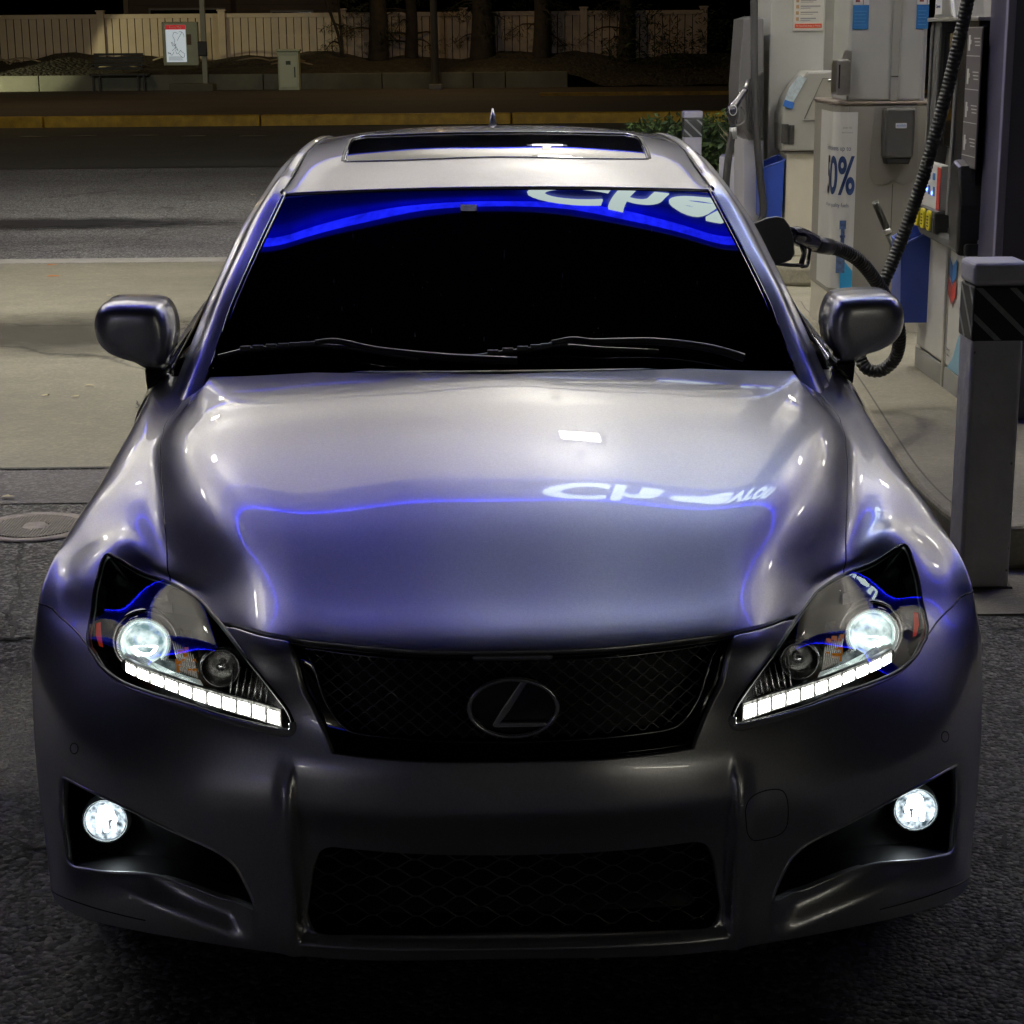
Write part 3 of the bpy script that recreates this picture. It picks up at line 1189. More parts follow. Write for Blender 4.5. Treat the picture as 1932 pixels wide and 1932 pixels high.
# bumper
bump_half = [center(SF.uv((970, 1236)))] + smooth_line(U((1090, 1233), (1207, 1224), (1266, 1217), (1335, 1208), (1404, 1195), (1473, 1175), (1504, 1168)), 3, 60)
k = 1
bump_half += HLIN[k:-1] + HLTIP[:-1] + HLBOT[:-1] + SEAM[:-1] + [seam_end]
vbot = SF.kv[-1]
for i in range(1, 16):
    bump_half.append(np.array([umax, seam_end[1] + (vbot - seam_end[1]) * i / 15]))
for i in range(1, 40):
    bump_half.append(np.array([umax * (1 - i / 39), vbot]))
bumper_o = mirror_close(bump_half)
grille_out = [center(SF.uv((970, 1240)))] + U((1200, 1228), (1300, 1215), (1388, 1200), (1378, 1232), (1349, 1321), (1310, 1412)) + smooth_line(U((1310, 1412), (1250, 1422), (1180, 1430), (1080, 1436), (970, 1439)), 3, 60)[1:]
grille_out[-1] = center(grille_out[-1])
grille_o = mirror_close(grille_out)
low = [center(SF.uv((970, 1613)))] + smooth_line(U((1110, 1610), (1200, 1603), (1290, 1592), (1320, 1590), (1338, 1600), (1350, 1630), (1358, 1680), (1362, 1715), (1356, 1738), (1335, 1750), (1250, 1756), (1100, 1762), (970, 1764)), 4, 80)
low[-1] = center(low[-1])
low_o = mirror_close(low)
F_ = [(1520, 243), (1400, 310), (1150, 440), (850, 602), (650, 702), (560, 765), (500, 840), (430, 985), (402, 1075), (470, 1050), (600, 1000), (780, 925), (970, 855), (1250, 822), (1400, 800), (1480, 780), (1512, 740), (1522, 500)]
fog = smooth_line(U(*[((1800 + x / 2.379) * .7397, (1850 + y / 2.379) * .7397) for x, y in F_ + F_[:1]]), 3, 50)[:-1]
fog_m = [np.array([-p[0], p[1]]) for p in reversed(fog)]
patch("front_bumper", SF, bumper_o, PAINT, CAR, holes=[grille_o, low_o, fog, fog_m], res=.0075, gap=.0018, rim=.012)

# dark structure behind the panel gaps
hl_mir = [np.array([-p[0], p[1]]) for p in reversed(headlight_o)]
full = [np.array([-umax, SF.kv[0]]), np.array([umax, SF.kv[0]]), np.array([umax, vbot]), np.array([-umax, vbot])]
ulim = SF.ku[len(SF.ku) // 2 + 6] + .02
full = [np.array([-ulim, SF.kv[1]]), np.array([ulim, SF.kv[1]]), np.array([ulim, vbot - .02]), np.array([-ulim, vbot - .02])]
patch("inner_shell", SF, full, BLACK, CAR, holes=[shrink(densify(q, .02), -.012) for q in (headlight_o, hl_mir, grille_o, low_o, fog, fog_m)], res=.03, off=-.020)


def hitpt(px, py, off=0.0):
    uv = SF.uv((px, py))
    p = SF.ev([uv])[0]
    n = SF.nrm([uv])[0]
    return Vector(p + n * off), Vector(n)


def wall(name, S, outline, m, parent, depth, res=.02, shift=None, sgn=1):
    """side walls of a recess: from the outline on the surface back along a direction"""
    ol = densify(outline, res)
    A = S.ev(np.array(ol))
    N = S.nrm(np.array(ol))
    B = A + (np.array(shift) if shift is not None else -N * depth)
    A = A - N * .004
    if sgn < 0:
        A = A * [-1, 1, 1]
        B = B * [-1, 1, 1]
    bm = bmesh.new()
    va = [bm.verts.new(p) for p in A]
    vb = [bm.verts.new(p) for p in B]
    n = len(ol)
    for i in range(n):
        f = bm.faces.new((va[i], va[(i + 1) % n], vb[(i + 1) % n], vb[i]))
        f.smooth = True
    return link(name, bm, m, parent)


# ---- upper grille
gr = patch("grille", SF, grille_o, BLACK, CAR, res=.03, shift=(0, .07, 0))
wall("grille_surround", SF, grille_o, GLOSSBLACK, gr, 0, shift=(0, .072, 0))
gin_half = [center(SF.uv((970, 1252)))] + smooth_line(U((1100, 1249), (1200, 1241), (1290, 1229), (1352, 1219), (1356, 1224), (1343, 1248), (1331, 1289), (1313, 1335), (1290, 1367), (1262, 1382), (1180, 1394), (1080, 1402), (970, 1407)), 4, 75)
gin_half[-1] = center(gin_half[-1])
gin = mirror_close(gin_half)
patch("grille_frame", SF, grille_o, GLOSSBLACK, gr, holes=[gin], res=.012, gap=.004, shift=(0, .016, 0), rim=.012)
tube("grille_trim", DARKCHROME, gr, [p + Vector((0, .014, 0)) for p in line3(densify(gin, .01))], .0022, 6, closed=True)


def clip_runs(pts, test):
    runs, cur = [], []
    for p, ok in zip(pts, test):
        if ok:
            cur.append(p)
        elif cur:
            if len(cur) > 1:
                runs.append(cur)
            cur = []
    if len(cur) > 1:
        runs.append(cur)
    return runs


def mesh_wires(name, outline, parent, shift, dx, dz, rad, m, amp):
    """woven pattern of wavy wires in the (x, z) plane laid on the surface"""
    pts3 = SF.ev(np.array(densify(outline, .01)))
    poly = pts3[:, [0, 2]]
    lo, hi = poly.min(0), poly.max(0)
    bm = bmesh.new()
    xs = np.arange(lo[0], hi[0] + .001, dx / 10)
    ny = int((hi[1] - lo[1]) / dz) + 2
    SF.bvh()
    for j in range(ny):
        z0 = lo[1] + j * dz
        ph = math.pi * (j % 2)
        z = z0 + amp * np.sin(xs * 2 * math.pi / dx + ph)
        q = np.stack([xs, z], 1)
        ok = inside(poly, q)
        p3 = []
        for a, b in q:
            loc, n, fi, d = SF.tree.ray_cast(Vector((abs(a), -1.0, b)), Vector((0, 1, 0)))
            y = loc.y if loc else .05
            p3.append((a, y + shift, b))
        for run in clip_runs(p3, ok):
            if len(run) > 2:
                add_tube(bm, run, rad, 4, cap=False)
    return link(name, bm, m, parent)


mesh_wires("grille_mesh", gin, gr, .028, .030, .0115, .0012, mat("mesh_grey", (.30, .30, .30), .3, .7), .0049)
# emblem
em = SF.ev([SF.uv((969, 1335))])[0]
ec = Vector((0.0, em[1] - .002, em[2]))
bm = bmesh.new()
ring = [ec + Vector((math.cos(t) * .073, 0, math.sin(t) * .050)) for t in np.linspace(0, 2 * math.pi, 61)[:-1]]
add_tube(bm, ring, .0042, 8, closed=True)
EMB = mat("emblem_chrome", (.8, .8, .8), .22, .8)
emb = link("emblem", bm, EMB, CAR)
ell = [(math.cos(t) * .071, math.sin(t) * .048) for t in np.linspace(0, 2 * math.pi, 49)[:-1]]
prism("emblem_back", GLOSSBLACK, emb, [(ec.x + a, ec.z + b) for a, b in ell], 'y', ec.y + .004, ec.y + .03)
Lp = [(.013, .047), (.023, .044), (-.006, -.004), (-.0215, -.0245), (.052, -.0245), (.058, -.0325), (-.030, -.0325), (-.034, -.030), (-.034, -.027), (-.0175, .001)]
prism("emblem_letter", EMB, emb, [(ec.x + a, ec.z + b) for a, b in Lp], 'y', ec.y - .003, ec.y + .006, .0012, 2)

# ---- lower grille
lg = patch("lower_grille", SF, low_o, BLACK, CAR, res=.03, shift=(0, .09, 0))
wall("lower_grille_surround", SF, low_o, BLACK, lg, 0, shift=(0, .092, 0))
mesh_wires("lower_grille_mesh", low_o, lg, .02, .075, .019, .0013, mat("grey_wire", (.16, .16, .16), .35, .6), .0102)

# ---- fog lamp bays
FOGE = emitter("fog_led", (.86, .95, 1.0), 12)
FOGD = emitter("fog_reflector_glow", (.70, .86, .95), .7)
def mottle(m, scale, lo, hi, p0=.34, p1=.62):
    """uneven glow seen through moulded lens optics"""
    nt = m.node_tree
    tc = nt.nodes.new("ShaderNodeTexCoord")
    nz = nt.nodes.new("ShaderNodeTexNoise")
    nz.inputs["Scale"].default_value = scale
    nz.inputs["Detail"].default_value = 3
    cr = nt.nodes.new("ShaderNodeValToRGB")
    cr.color_ramp.elements[0].color = (*lo, 1)
    cr.color_ramp.elements[0].position = p0
    cr.color_ramp.elements[1].color = (*hi, 1)
    cr.color_ramp.elements[1].position = p1
    nt.links.new(tc.outputs["Object"], nz.inputs["Vector"])
    nt.links.new(nz.outputs["Fac"], cr.inputs[0])
    nt.links.new(cr.outputs[0], nt.nodes["Emission"].inputs[0])


mottle(FOGD, 75, (.10, .15, .18), (1.7, 2.0, 2.2))
LENSCLEAR = glass("clear_lens", (.97, .98, .98))
RIMW = mat("pale_rim", (.55, .62, .60), .3)
for sg in (1, -1):
    bay = patch("fog_lamp_bay", SF, fog, BLACK, CAR, res=.03, shift=(0, .075, 0), sgn=sg)
    wall("bay_wall", SF, fog, BLACK, bay, 0, shift=(0, .077, 0), sgn=sg)
    fr_ = densify(fog, .008)
    P3 = line3(fr_, -.001, sg)
    tube("bay_edge", PAINT, bay, P3, .0032, 8, closed=True)
    p, n = hitpt(1732, 1535)
    c = Vector((p.x * sg, p.y + .022, p.z))
    lamp = lathe("fog_lamp", CHROME, CAR, [(0.0001, -.03), (.030, -.026), (.0375, -.012), (.0385, .004)], c, (0, -1, .05), 36)
    lathe("lamp_rim", RIMW, lamp, [(.0385, -.02), (.0385, .004), (.0410, .006), (.0435, .002), (.0445, -.02)], c, (0, -1, .05), 36)
    lathe("lamp_glass", LENSCLEAR, lamp, [(.0385, .004), (.030, .0085), (.016, .0115), (0, .0125)], c, (0, -1, .05), 36)
    bm = bmesh.new()
    for k in (-1, 0, 1):
        add_box(bm, c.x + k * .0135 - .0038, c.x + k * .0135 + .0038, c.y - .004, c.y + .002, c.z - .023, c.z - .004, .001)
    link("light_source", bm, FOGE, lamp)
    bm = bmesh.new()
    add_lathe(bm, [(0, .004), (.010, .002), (.015, -.004)], c + Vector((0, 0, .013)), (0, -1, .05), 20)
    link("light_source", bm, FOGE, lamp)
    lathe("glow_ring", FOGD, lamp, [(.0195, -.006), (.030, -.002), (.0365, .002)], c, (0, -1, .05), 32)

# ---- headlights
HLGLASS = glass("headlight_cover_glass", (.93, .95, .95), ior=1.5)
DRL = emitter("daytime_led", (1.0, .985, .93), 22)
PROJ = emitter("projector_glow", (.66, .86, .84), 1.0)
mottle(PROJ, 34, (.22, .36, .36), (1.3, 1.5, 1.45))
HALO = emitter("light_guide_glow", (1.0, .98, .9), 1.3)  # glow painted on plates added around the LED blocks, no real light guide
mottle(HALO, 130, (.08, .08, .07), (.55, .54, .48))
PROJHOT = emitter("projector_core", (.93, 1.0, .99), 16)
AMBER = mat("amber_reflector", (.6, .16, .01), .25, emit=(1, .36, .03), estr=.12, noise=.6, nscale=200)  # weak emission paints running-light spill into the amber
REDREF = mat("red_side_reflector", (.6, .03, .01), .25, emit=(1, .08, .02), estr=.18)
REFL = mat("headlight_reflector", (.32, .32, .31), .24, metal=1, noise=.4, nscale=90)
for sg in (1, -1):
    hl = patch("headlight", SF, headlight_o, mat("housing_dark_chrome", (.10, .10, .10), .25, 1, noise=.7, nscale=55), CAR, res=.02, off=-.085, sgn=sg)
    wall("headlight_wall", SF, headlight_o, GLOSSBLACK, hl, .086, sgn=sg)
    patch("headlight_cover", SF, headlight_o, HLGLASS, hl, res=.013, gap=.003, off=.001, sgn=sg)
    tube("headlight_seal", BLACK, hl, line3(densify(headlight_o, .008), -.002, sg), .0042, 6, closed=True)
    # bright lower lip under the cover
    lip = HLTIP + HLBOT[:24]
    bm = bmesh.new()
    lp = line3(densify(HLTIP[:-1] + HLBOT, .008, False), 0, sg)
    add_tube(bm, [q + Vector((0, -.002, -.004)) for q in lp], [.0015 + .0055 * min(1, (len(lp) - i) / (len(lp) * .85)) for i in range(len(lp))], 8)
    link("lower_lip", bm, mat("lip_clear", (.45, .45, .43), .15, coat=1), hl)

    def hp(px, py, off):
        q, n = hitpt(px, py, off)
        return Vector((q.x * sg, q.y, q.z)), Vector((n.x * sg, n.y, n.z))
    # dark panel face inside, stepping down from the crest
    inner = shrink(densify(headlight_o, .012), .010)
    c, n = hp(1668, 1159, -.050)
    ax = Vector((0.0, -1, .06))
    pj = lathe("projector", DARKCHROME, hl, [(.050, -.028), (.0545, -.010), (.054, .004), (.0505, .010), (.047, .006), (.0455, -.004)], c, ax, 44)
    lathe("projector_lens", PROJ, pj, [(.0400, -.004), (.037, .010), (.030, .021), (.018, .029), (0, .032)], c, ax, 40)
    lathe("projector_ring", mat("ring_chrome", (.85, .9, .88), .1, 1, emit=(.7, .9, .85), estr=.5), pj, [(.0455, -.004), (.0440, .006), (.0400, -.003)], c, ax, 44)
    bm = bmesh.new()
    for i in range(2):
        pass
    hot = [(math.cos(t) * .031, math.sin(t) * .031 * (1.0 if math.sin(t) < 0 else .28)) for t in np.linspace(0, 2 * math.pi, 33)[:-1]]
    vs = []
    for a, b in hot:
        r2 = (a * a + b * b)
        a2, b2 = a * .80 - .004 * sg, b * .55 + .002
        h = float(np.interp(math.hypot(a2, b2), [0, .018, .030, .037, .040], [.032, .029, .021, .010, -.004])) - .0005
        vs.append(bm.verts.new(c + Vector((a2, -h - .004, b2))))
    bm.faces.new(vs)
    link("projector_core", bm, PROJHOT, pj)
    lathe("projector_bezel", REFL, pj, [(.0545, -.012), (.060, -.004), (.0625, -.012), (.063, -.03)], c, ax, 40)
    bm = bmesh.new()
    sh_px = [(1712, 1196), (1640, 1226), (1590, 1242), (1560, 1250), (1565, 1238), (1610, 1222), (1660, 1203), (1700, 1180)]
    bm.faces.new([bm.verts.new(hp(a, b, -.040)[0]) for a, b in sh_px])
    link("light_shelf", bm, mat("shelf_chrome", (.6, .62, .6), .2, 1, noise=.3, nscale=60, emit=(.8, .95, .92), estr=.12), hl)  # emission paints running-light spill onto the shelf
    # tray below the projector and LED strip
    strip_px = [(1704, 1222), (1685, 1233), (1661, 1245), (1635, 1256), (1608, 1266), (1580, 1275), (1552, 1284), (1524, 1294), (1497, 1304), (1471, 1314), (1445, 1326), (1418, 1338)]
    base = [hp(a, b, -.030)[0] for a, b in strip_px]
    bm = bmesh.new()
    add_tube(bm, [q + Vector((0, .020, -.002)) for q in crom(base, 3)], .0125, 8, flat=1.0)
    tray = link("light_tray", bm, mat("tray_dark", (.05, .05, .05), .5), hl)
    for i in range(len(base) - 1):
        a, b = base[i], base[i + 1]
        d = (b - a)
        w = .0078 + .0028 * min(i, 8) / 8
        if i >= 9:
            w = .011
        bm = bmesh.new()
        q0, q1 = a + d * .12, b - d * .12
        up = Vector((0, 0, 1))
        fwd = Vector((0, -.004, 0))
        vs = [bm.verts.new(p) for p in (q0 - up * w * .9 + fwd, q1 - up * w * .9 + fwd, q1 + up * w * .9 + fwd, q0 + up * w * .9 + fwd)]
        vb = [bm.verts.new(v.co + Vector((0, .008, 0))) for v in vs]
        bm.faces.new(vs)
        for k in range(4):
            bm.faces.new((vs[k], vs[(k + 1) % 4], vb[(k + 1) % 4], vb[k]))
        bmesh.ops.recalc_face_normals(bm, faces=bm.faces)
        dl = link("daytime_light", bm, DRL, hl)
        bm = bmesh.new()
        gw = w * 1.45
        vs = [bm.verts.new(p + Vector((0, .0045, 0))) for p in (a + d * .02 - up * gw, b - d * .02 - up * gw, b - d * .02 + up * gw, a + d * .02 + up * gw)]
        bm.faces.new(vs)
        link("light_guide", bm, HALO, dl)  # backing plate added to paint a soft glow around each LED block
    # ribbed turn signal bay and high beam bay
    turn = [(1583, 1128), (1615, 1119), (1612, 1150), (1606, 1205), (1575, 1222), (1572, 1180)]
    pts = [hp(a, b, -.058)[0] for a, b in turn]
    bm = bmesh.new()
    bm.faces.new([bm.verts.new(p) for p in pts])
    ts = link("turn_signal", bm, mat("turn_bay", (.30, .28, .22), .22, 1, noise=.8, nscale=160), hl)
    bm = bmesh.new()
    for k in range(9):
        f = (k + .5) / 9
        top = pts[0].lerp(pts[1], f)
        bot = pts[4].lerp(pts[3], f)
        add_tube(bm, [top + Vector((0, -.003, -.004)), bot + Vector((0, -.003, .004))], .0014, 5)
    link("turn_ribs", bm, mat("rib_lit", (.5, .48, .42), .25, .7, emit=(1, .95, .85), estr=.10), ts)  # emission on the ribs paints light from the running lights
    add = bmesh.new()
    rr = random.Random(3 + sg)
    for k in range(14):
        f, g = rr.random(), .35 + .6 * rr.random()
        p = pts[0].lerp(pts[1], f).lerp(pts[4].lerp(pts[3], f), g) + Vector((0, -.005, 0))
        s = .002 + .003 * rr.random()
        add_box(add, p.x - s, p.x + s, p.y - .001, p.y + .001, p.z - s * 1.6, p.z + s * 1.6, 0)
    link("turn_bulb", add, AMBER, ts)
    c2, n2 = hp(1538, 1210, -.052)
    hb = lathe("high_beam", REFL, hl, [(.031, .006), (.029, -.012), (.021, -.030), (.008, -.040)], c2, (-.05 * sg, -1, .1), 28, sx=1.0)
    lathe("high_beam_rim", GLOSSBLACK, hb, [(.031, .004), (.034, .008), (.037, .0), (.037, -.03)], c2, (-.05 * sg, -1, .1), 28)
    lathe("high_beam_bulb", mat("bulb_shade", (.5, .5, .5), .15, 1), hb, [(.008, -.04), (.008, -.008), (0, -.004)], c2, (-.05 * sg, -1, .1), 14)
    # bezel fins between high beam and tip
    bm = bmesh.new()
    for k in range(7):
        a0, b0 = 1515 - k * 10, 1215 + k * 9
        q0 = hp(a0, b0, -.045)[0]
        q1 = hp(a0 + 2, b0 + 52 - k * 3, -.048)[0]
        add_tube(bm, [q0, q1], .0018, 5)
    link("bezel_fins", bm, REFL, hl)
    bzp = [(1600, 1096), (1640, 1083), (1690, 1052), (1700, 1047), (1712, 1060), (1700, 1090), (1660, 1103), (1625, 1112), (1600, 1116)]
    bm = bmesh.new()
    bm.faces.new([bm.verts.new(hp(a, b, -.030)[0]) for a, b in bzp])
    link("upper_bezel", bm, mat("bezel_grey", (.34, .34, .33), .28, 1, noise=.3, nscale=40), hl)
    bm = bmesh.new()
    bm.faces.new([bm.verts.new(hp(a, b, -.012)[0]) for a, b in [(1732, 1148), (1740, 1150), (1742, 1172), (1737, 1192), (1730, 1195), (1732, 1175)]])
    link("side_reflector", bm, REDREF, hl)

# ---- small items on the bumper
cover = smooth_line(U(*[((1712 + x / 2.147) * .7397, (1300 + y / 2.147) * .7397) for x, y in [(405, 1650), (420, 1600), (460, 1560), (530, 1535), (590, 1533), (620, 1550), (638, 1600), (640, 1690), (630, 1740), (595, 1780), (530, 1800), (470, 1812), (440, 1805), (415, 1760), (405, 1650)]]), 3, 80)
tube("tow_cover", BLACK, CAR, line3(densify(cover[:-1], .006), -.0006), .0012, 5, closed=True)
sens = []
for t in range(20):
    sens.append((1783 + 7 * math.cos(t * math.pi / 10), 1390 + 10 * math.sin(t * math.pi / 10)))
su = U(*sens)
for sg in (1, -1):
    tube("parking_sensor", BLACK, CAR, line3(su, -.0004, sg), .0012, 5, closed=True)
tube("panel_gap", BLACK, CAR, line3(densify(smooth_line(U((1845, 1648), (1800, 1672), (1740, 1694), (1660, 1716)), 5), .01, False), -.0008), .0016, 5)
tube("panel_gap", BLACK, CAR, line3(densify(smooth_line(U((1845, 1648), (1800, 1672), (1740, 1694), (1660, 1716)), 5), .01, False), -.0008, -1), .0016, 5)

# ---- underbody skirt below the bumper
bm = bmesh.new()
add_box(bm, -.60, .60, .40, 4.3, .15, .30, .02)
add_box(bm, -.80, .80, 1.5, 3.2, .16, .34, .02)
link("underbody", bm, BLACK, CAR)

# ================================================================== greenhouse
WS = Surf([
 [(0, 1.1092, 0.8249), (0.244, 1.1222, 0.8234), (0.4531, 1.1605, 0.8196), (0.5925, 1.2075, 0.8158), (0.697, 1.2589, 0.8123)],
 [(0, 1.235, 0.983), (0.2334, 1.2462, 0.982), (0.4336, 1.2783, 0.9795), (0.567, 1.317, 0.977), (0.667, 1.3587, 0.9747)],
 [(0, 1.42, 1.1099), (0.2208, 1.4291, 1.109), (0.41, 1.4546, 1.1069), (0.5361, 1.4846, 1.1048), (0.6308, 1.5164, 1.1028)],
 [(0, 1.6191, 1.2107), (0.2081, 1.6263, 1.2096), (0.3864, 1.646, 1.2069), (0.5053, 1.6687, 1.2041), (0.5945, 1.6923, 1.2016)],
 [(0, 1.7873, 1.2906), (0.1975, 1.7931, 1.2891), (0.3668, 1.8086, 1.2853), (0.4797, 1.826, 1.2815), (0.5643, 1.8439, 1.2781)],
 [(0, 1.889, 1.337), (0.1912, 1.894, 1.3352), (0.355, 1.9073, 1.3306), (0.4643, 1.9219, 1.3261), (0.5462, 1.9368, 1.322)],
 [(0, 2.0281, 1.3925), (0.1827, 2.0321, 1.3902), (0.3393, 2.0426, 1.3846), (0.4437, 2.0541, 1.379), (0.522, 2.0655, 1.3738)],
])
grid("windshield", WS, SMOKEGLASS, CAR, 120, 90, v0=WS.kv[1] - .05, v1=WS.kv[5] + .012, off=-.004)
ROOF = Surf([
 [(0, 1.889, 1.339), (.1912, 1.894, 1.3372), (.355, 1.9073, 1.3326), (.4643, 1.9219, 1.3281), (.5462, 1.9368, 1.324)],
 [(0, 2.10, 1.383), (.20, 2.11, 1.380), (.37, 2.13, 1.371), (.48, 2.15, 1.361), (.535, 2.17, 1.352)],
 [(0, 2.40, 1.424), (.20, 2.40, 1.421), (.36, 2.41, 1.411), (.47, 2.42, 1.399), (.527, 2.43, 1.387)],
 [(0, 2.75, 1.440), (.20, 2.75, 1.437), (.36, 2.75, 1.427), (.46, 2.75, 1.414), (.518, 2.75, 1.403)],
 [(0, 3.10, 1.431), (.20, 3.10, 1.428), (.35, 3.10, 1.418), (.455, 3.10, 1.406), (.510, 3.10, 1.399)],
 [(0, 3.45, 1.398), (.20, 3.44, 1.395), (.35, 3.42, 1.386), (.45, 3.40, 1.376), (.500, 3.38, 1.370)],
])
ROOF.bvh()
so = [(645, 299), (644, 290), (652, 270), (660, 263), (700, 257), (800, 252), (966, 249)]
rt_ = [(966, 249), (1100, 250), (1180, 252), (1200, 256), (1211, 263), (1226, 294), (1222, 299), (1210, 301), (1100, 300), (966, 297)]
su = [ROOF.uv(q) for q in rt_]
su[0] = center(su[0])
su[-1] = center(su[-1])
sr_half = smooth_line(su, 4, 70)
sr_o = mirror_close(sr_half)
ru = ROOF.ku[-1]
roof_o = [np.array([-ru, 0]), np.array([ru, 0]), np.array([ru, ROOF.kv[-1]]), np.array([-ru, ROOF.kv[-1]])]
patch("roof", ROOF, roof_o, PAINT, CAR, holes=[sr_o], res=.025, gap=.002, rim=.008)
sr = patch("sunroof", ROOF, sr_o, mat("sunroof_glass", (.02, .02, .02), .03, spec=.8), CAR, res=.025, gap=.010, off=-.002)
P_ = ROOF.ev(np.array(densify(sr_o, .01)))
N_ = ROOF.nrm(np.array(densify(sr_o, .01)))
tube("sunroof_seal", BLACK, sr, [Vector(p - n * .004) for p, n in zip(P_, N_)], .006, 6, closed=True)
P2 = ROOF.ev(np.array(densify(shrink(densify(sr_o, .01), .008), .01)))
tube("sunroof_trim", CHROME, sr, [Vector(p) for p in P2], .0022, 6, closed=True)

# A pillar + roof rail: strip between glass edge / roof edge and the door glass
rail_in = [(.667, 1.36, .975), (.648, 1.44, 1.042), (.631, 1.516, 1.103), (.5945, 1.692, 1.2016), (.5643, 1.844, 1.278), (.5462, 1.937, 1.323), (.535, 2.17, 1.357), (.528, 2.43, 1.388), (.519, 2.75, 1.404), (.511, 3.10, 1.400), (.500, 3.40, 1.371), (.52, 3.62, 1.30), (.56, 3.86, 1.16), (.60, 4.05, 1.04)]
rail_mid = [tuple(at(a, b, y)) for a, b, y in ((1538, 692, 1.41), (1509, 625, 1.49), (1482, 563, 1.565), (1437, 470, 1.74), (1400, 400, 1.89), (1372, 360, 1.985))]
rail_mid += [(.572, 2.19, 1.349), (.560, 2.44, 1.379), (.548, 2.75, 1.393), (.540, 3.10, 1.389), (.535, 3.42, 1.360), (.555, 3.66, 1.285), (.60, 3.90, 1.15), (.64, 4.09, 1.03)]
rail_out = [(a + .028, b + .06, c - .04) for a, b, c in rail_mid[:6]] + [(.600, 2.22, 1.318), (.592, 2.46, 1.342), (.586, 2.76, 1.352), (.582, 3.10, 1.348), (.582, 3.44, 1.315), (.610, 3.70, 1.235), (.66, 3.93, 1.11), (.70, 4.12, 1.01)]
def _ext(l, k):
    a, b = Vector(l[0]), Vector(l[1])
    return [tuple(a + (a - b) * k)] + list(l)


rail_in, rail_mid, rail_out = _ext(rail_in, .9), _ext(rail_mid, .9), _ext(rail_out, .9)
RAIL = Surf([[a, tuple((Vector(a) * .5 + Vector(b) * .5) + Vector((.006, -.004, .010))), b, tuple((Vector(b) * .45 + Vector(c) * .55) + Vector((.010, -.006, .006))), c] for a, b, c in zip(rail_in, rail_mid, rail_out)])
belt = [(.79, 1.52, .928), (.80, 1.60, .935), (.803, 1.74, .942), (.806, 1.90, .95), (.808, 2.1, .957), (.81, 2.3, .964), (.81, 2.5, .97), (.812, 2.75, .978), (.812, 3.0, .985), (.81, 3.25, .990), (.806, 3.5, .995), (.80, 3.75, .998), (.79, 3.95, 1.0), (.78, 4.13, .998)]
GLS = Surf([[c, tuple(Vector(c).lerp(Vector(d), .5) + Vector((.012, 0, 0))), d] for c, d in zip(rail_out[1:], belt)])
for sg in (1, -1):
    rl = grid("roof_rail", RAIL, PAINT, CAR, 24, 120, sgn=sg)
    sw = grid("side_window", GLS, SMOKEGLASS, CAR, 16, 60, sgn=sg, off=-.006)
    tr = [Vector((c[0] * sg, c[1], c[2])) for c in crom(rail_out[1:], 5)]
    tube("window_trim", DARKCHROME, sw, [p + Vector((.002 * sg, 0, -.004)) for p in tr], .006, 6)
    tube("belt_trim", CHROME, sw, [Vector((c[0] * sg, c[1], c[2] + .002)) for c in crom(belt, 5)], .006, 6)
    tube("roof_drip", BLACK, rl, [Vector((c[0] * sg + .001 * sg, c[1], c[2] + .0015)) for c in crom(rail_in[6:12], 6)], .0035, 6)
    tube("windshield_seal", GLOSSBLACK, rl, [Vector((c[0] * sg - .006 * sg, c[1], c[2] - .003)) for c in crom(rail_in[1:7], 6)], .0075, 6)
# rear screen and boot lid
RG = Surf([
 [(0, 3.44, 1.404), (.25, 3.43, 1.40), (.42, 3.40, 1.388), (.50, 3.38, 1.370)],
 [(0, 3.70, 1.31), (.27, 3.69, 1.305), (.45, 3.66, 1.29), (.53, 3.63, 1.28)],
 [(0, 3.95, 1.17), (.29, 3.94, 1.165), (.48, 3.91, 1.15), (.58, 3.87, 1.14)],
 [(0, 4.14, 1.045), (.30, 4.13, 1.04), (.52, 4.10, 1.035), (.62, 4.05, 1.03)],
])
grid("rear_window", RG, SMOKEGLASS, CAR, 30, 30)
TR = Surf([
 [(0, 4.12, 1.05), (.30, 4.11, 1.048), (.55, 4.08, 1.04), (.72, 4.05, 1.01), (.79, 4.0, .985)],
 [(0, 4.35, 1.055), (.30, 4.34, 1.052), (.55, 4.32, 1.04), (.70, 4.30, 1.01), (.765, 4.28, .97)],
 [(0, 4.52, 1.05), (.30, 4.50, 1.045), (.52, 4.47, 1.03), (.66, 4.42, 1.0), (.73, 4.38, .95)],
 [(0, 4.57, .95), (.30, 4.56, .95), (.52, 4.53, .94), (.66, 4.47, .92), (.74, 4.42, .90)],
 [(0, 4.58, .80), (.30, 4.57, .80), (.52, 4.54, .80), (.67, 4.49, .80), (.78, 4.42, .80)],
])
grid("boot_lid", TR, PAINT, CAR, 40, 40)

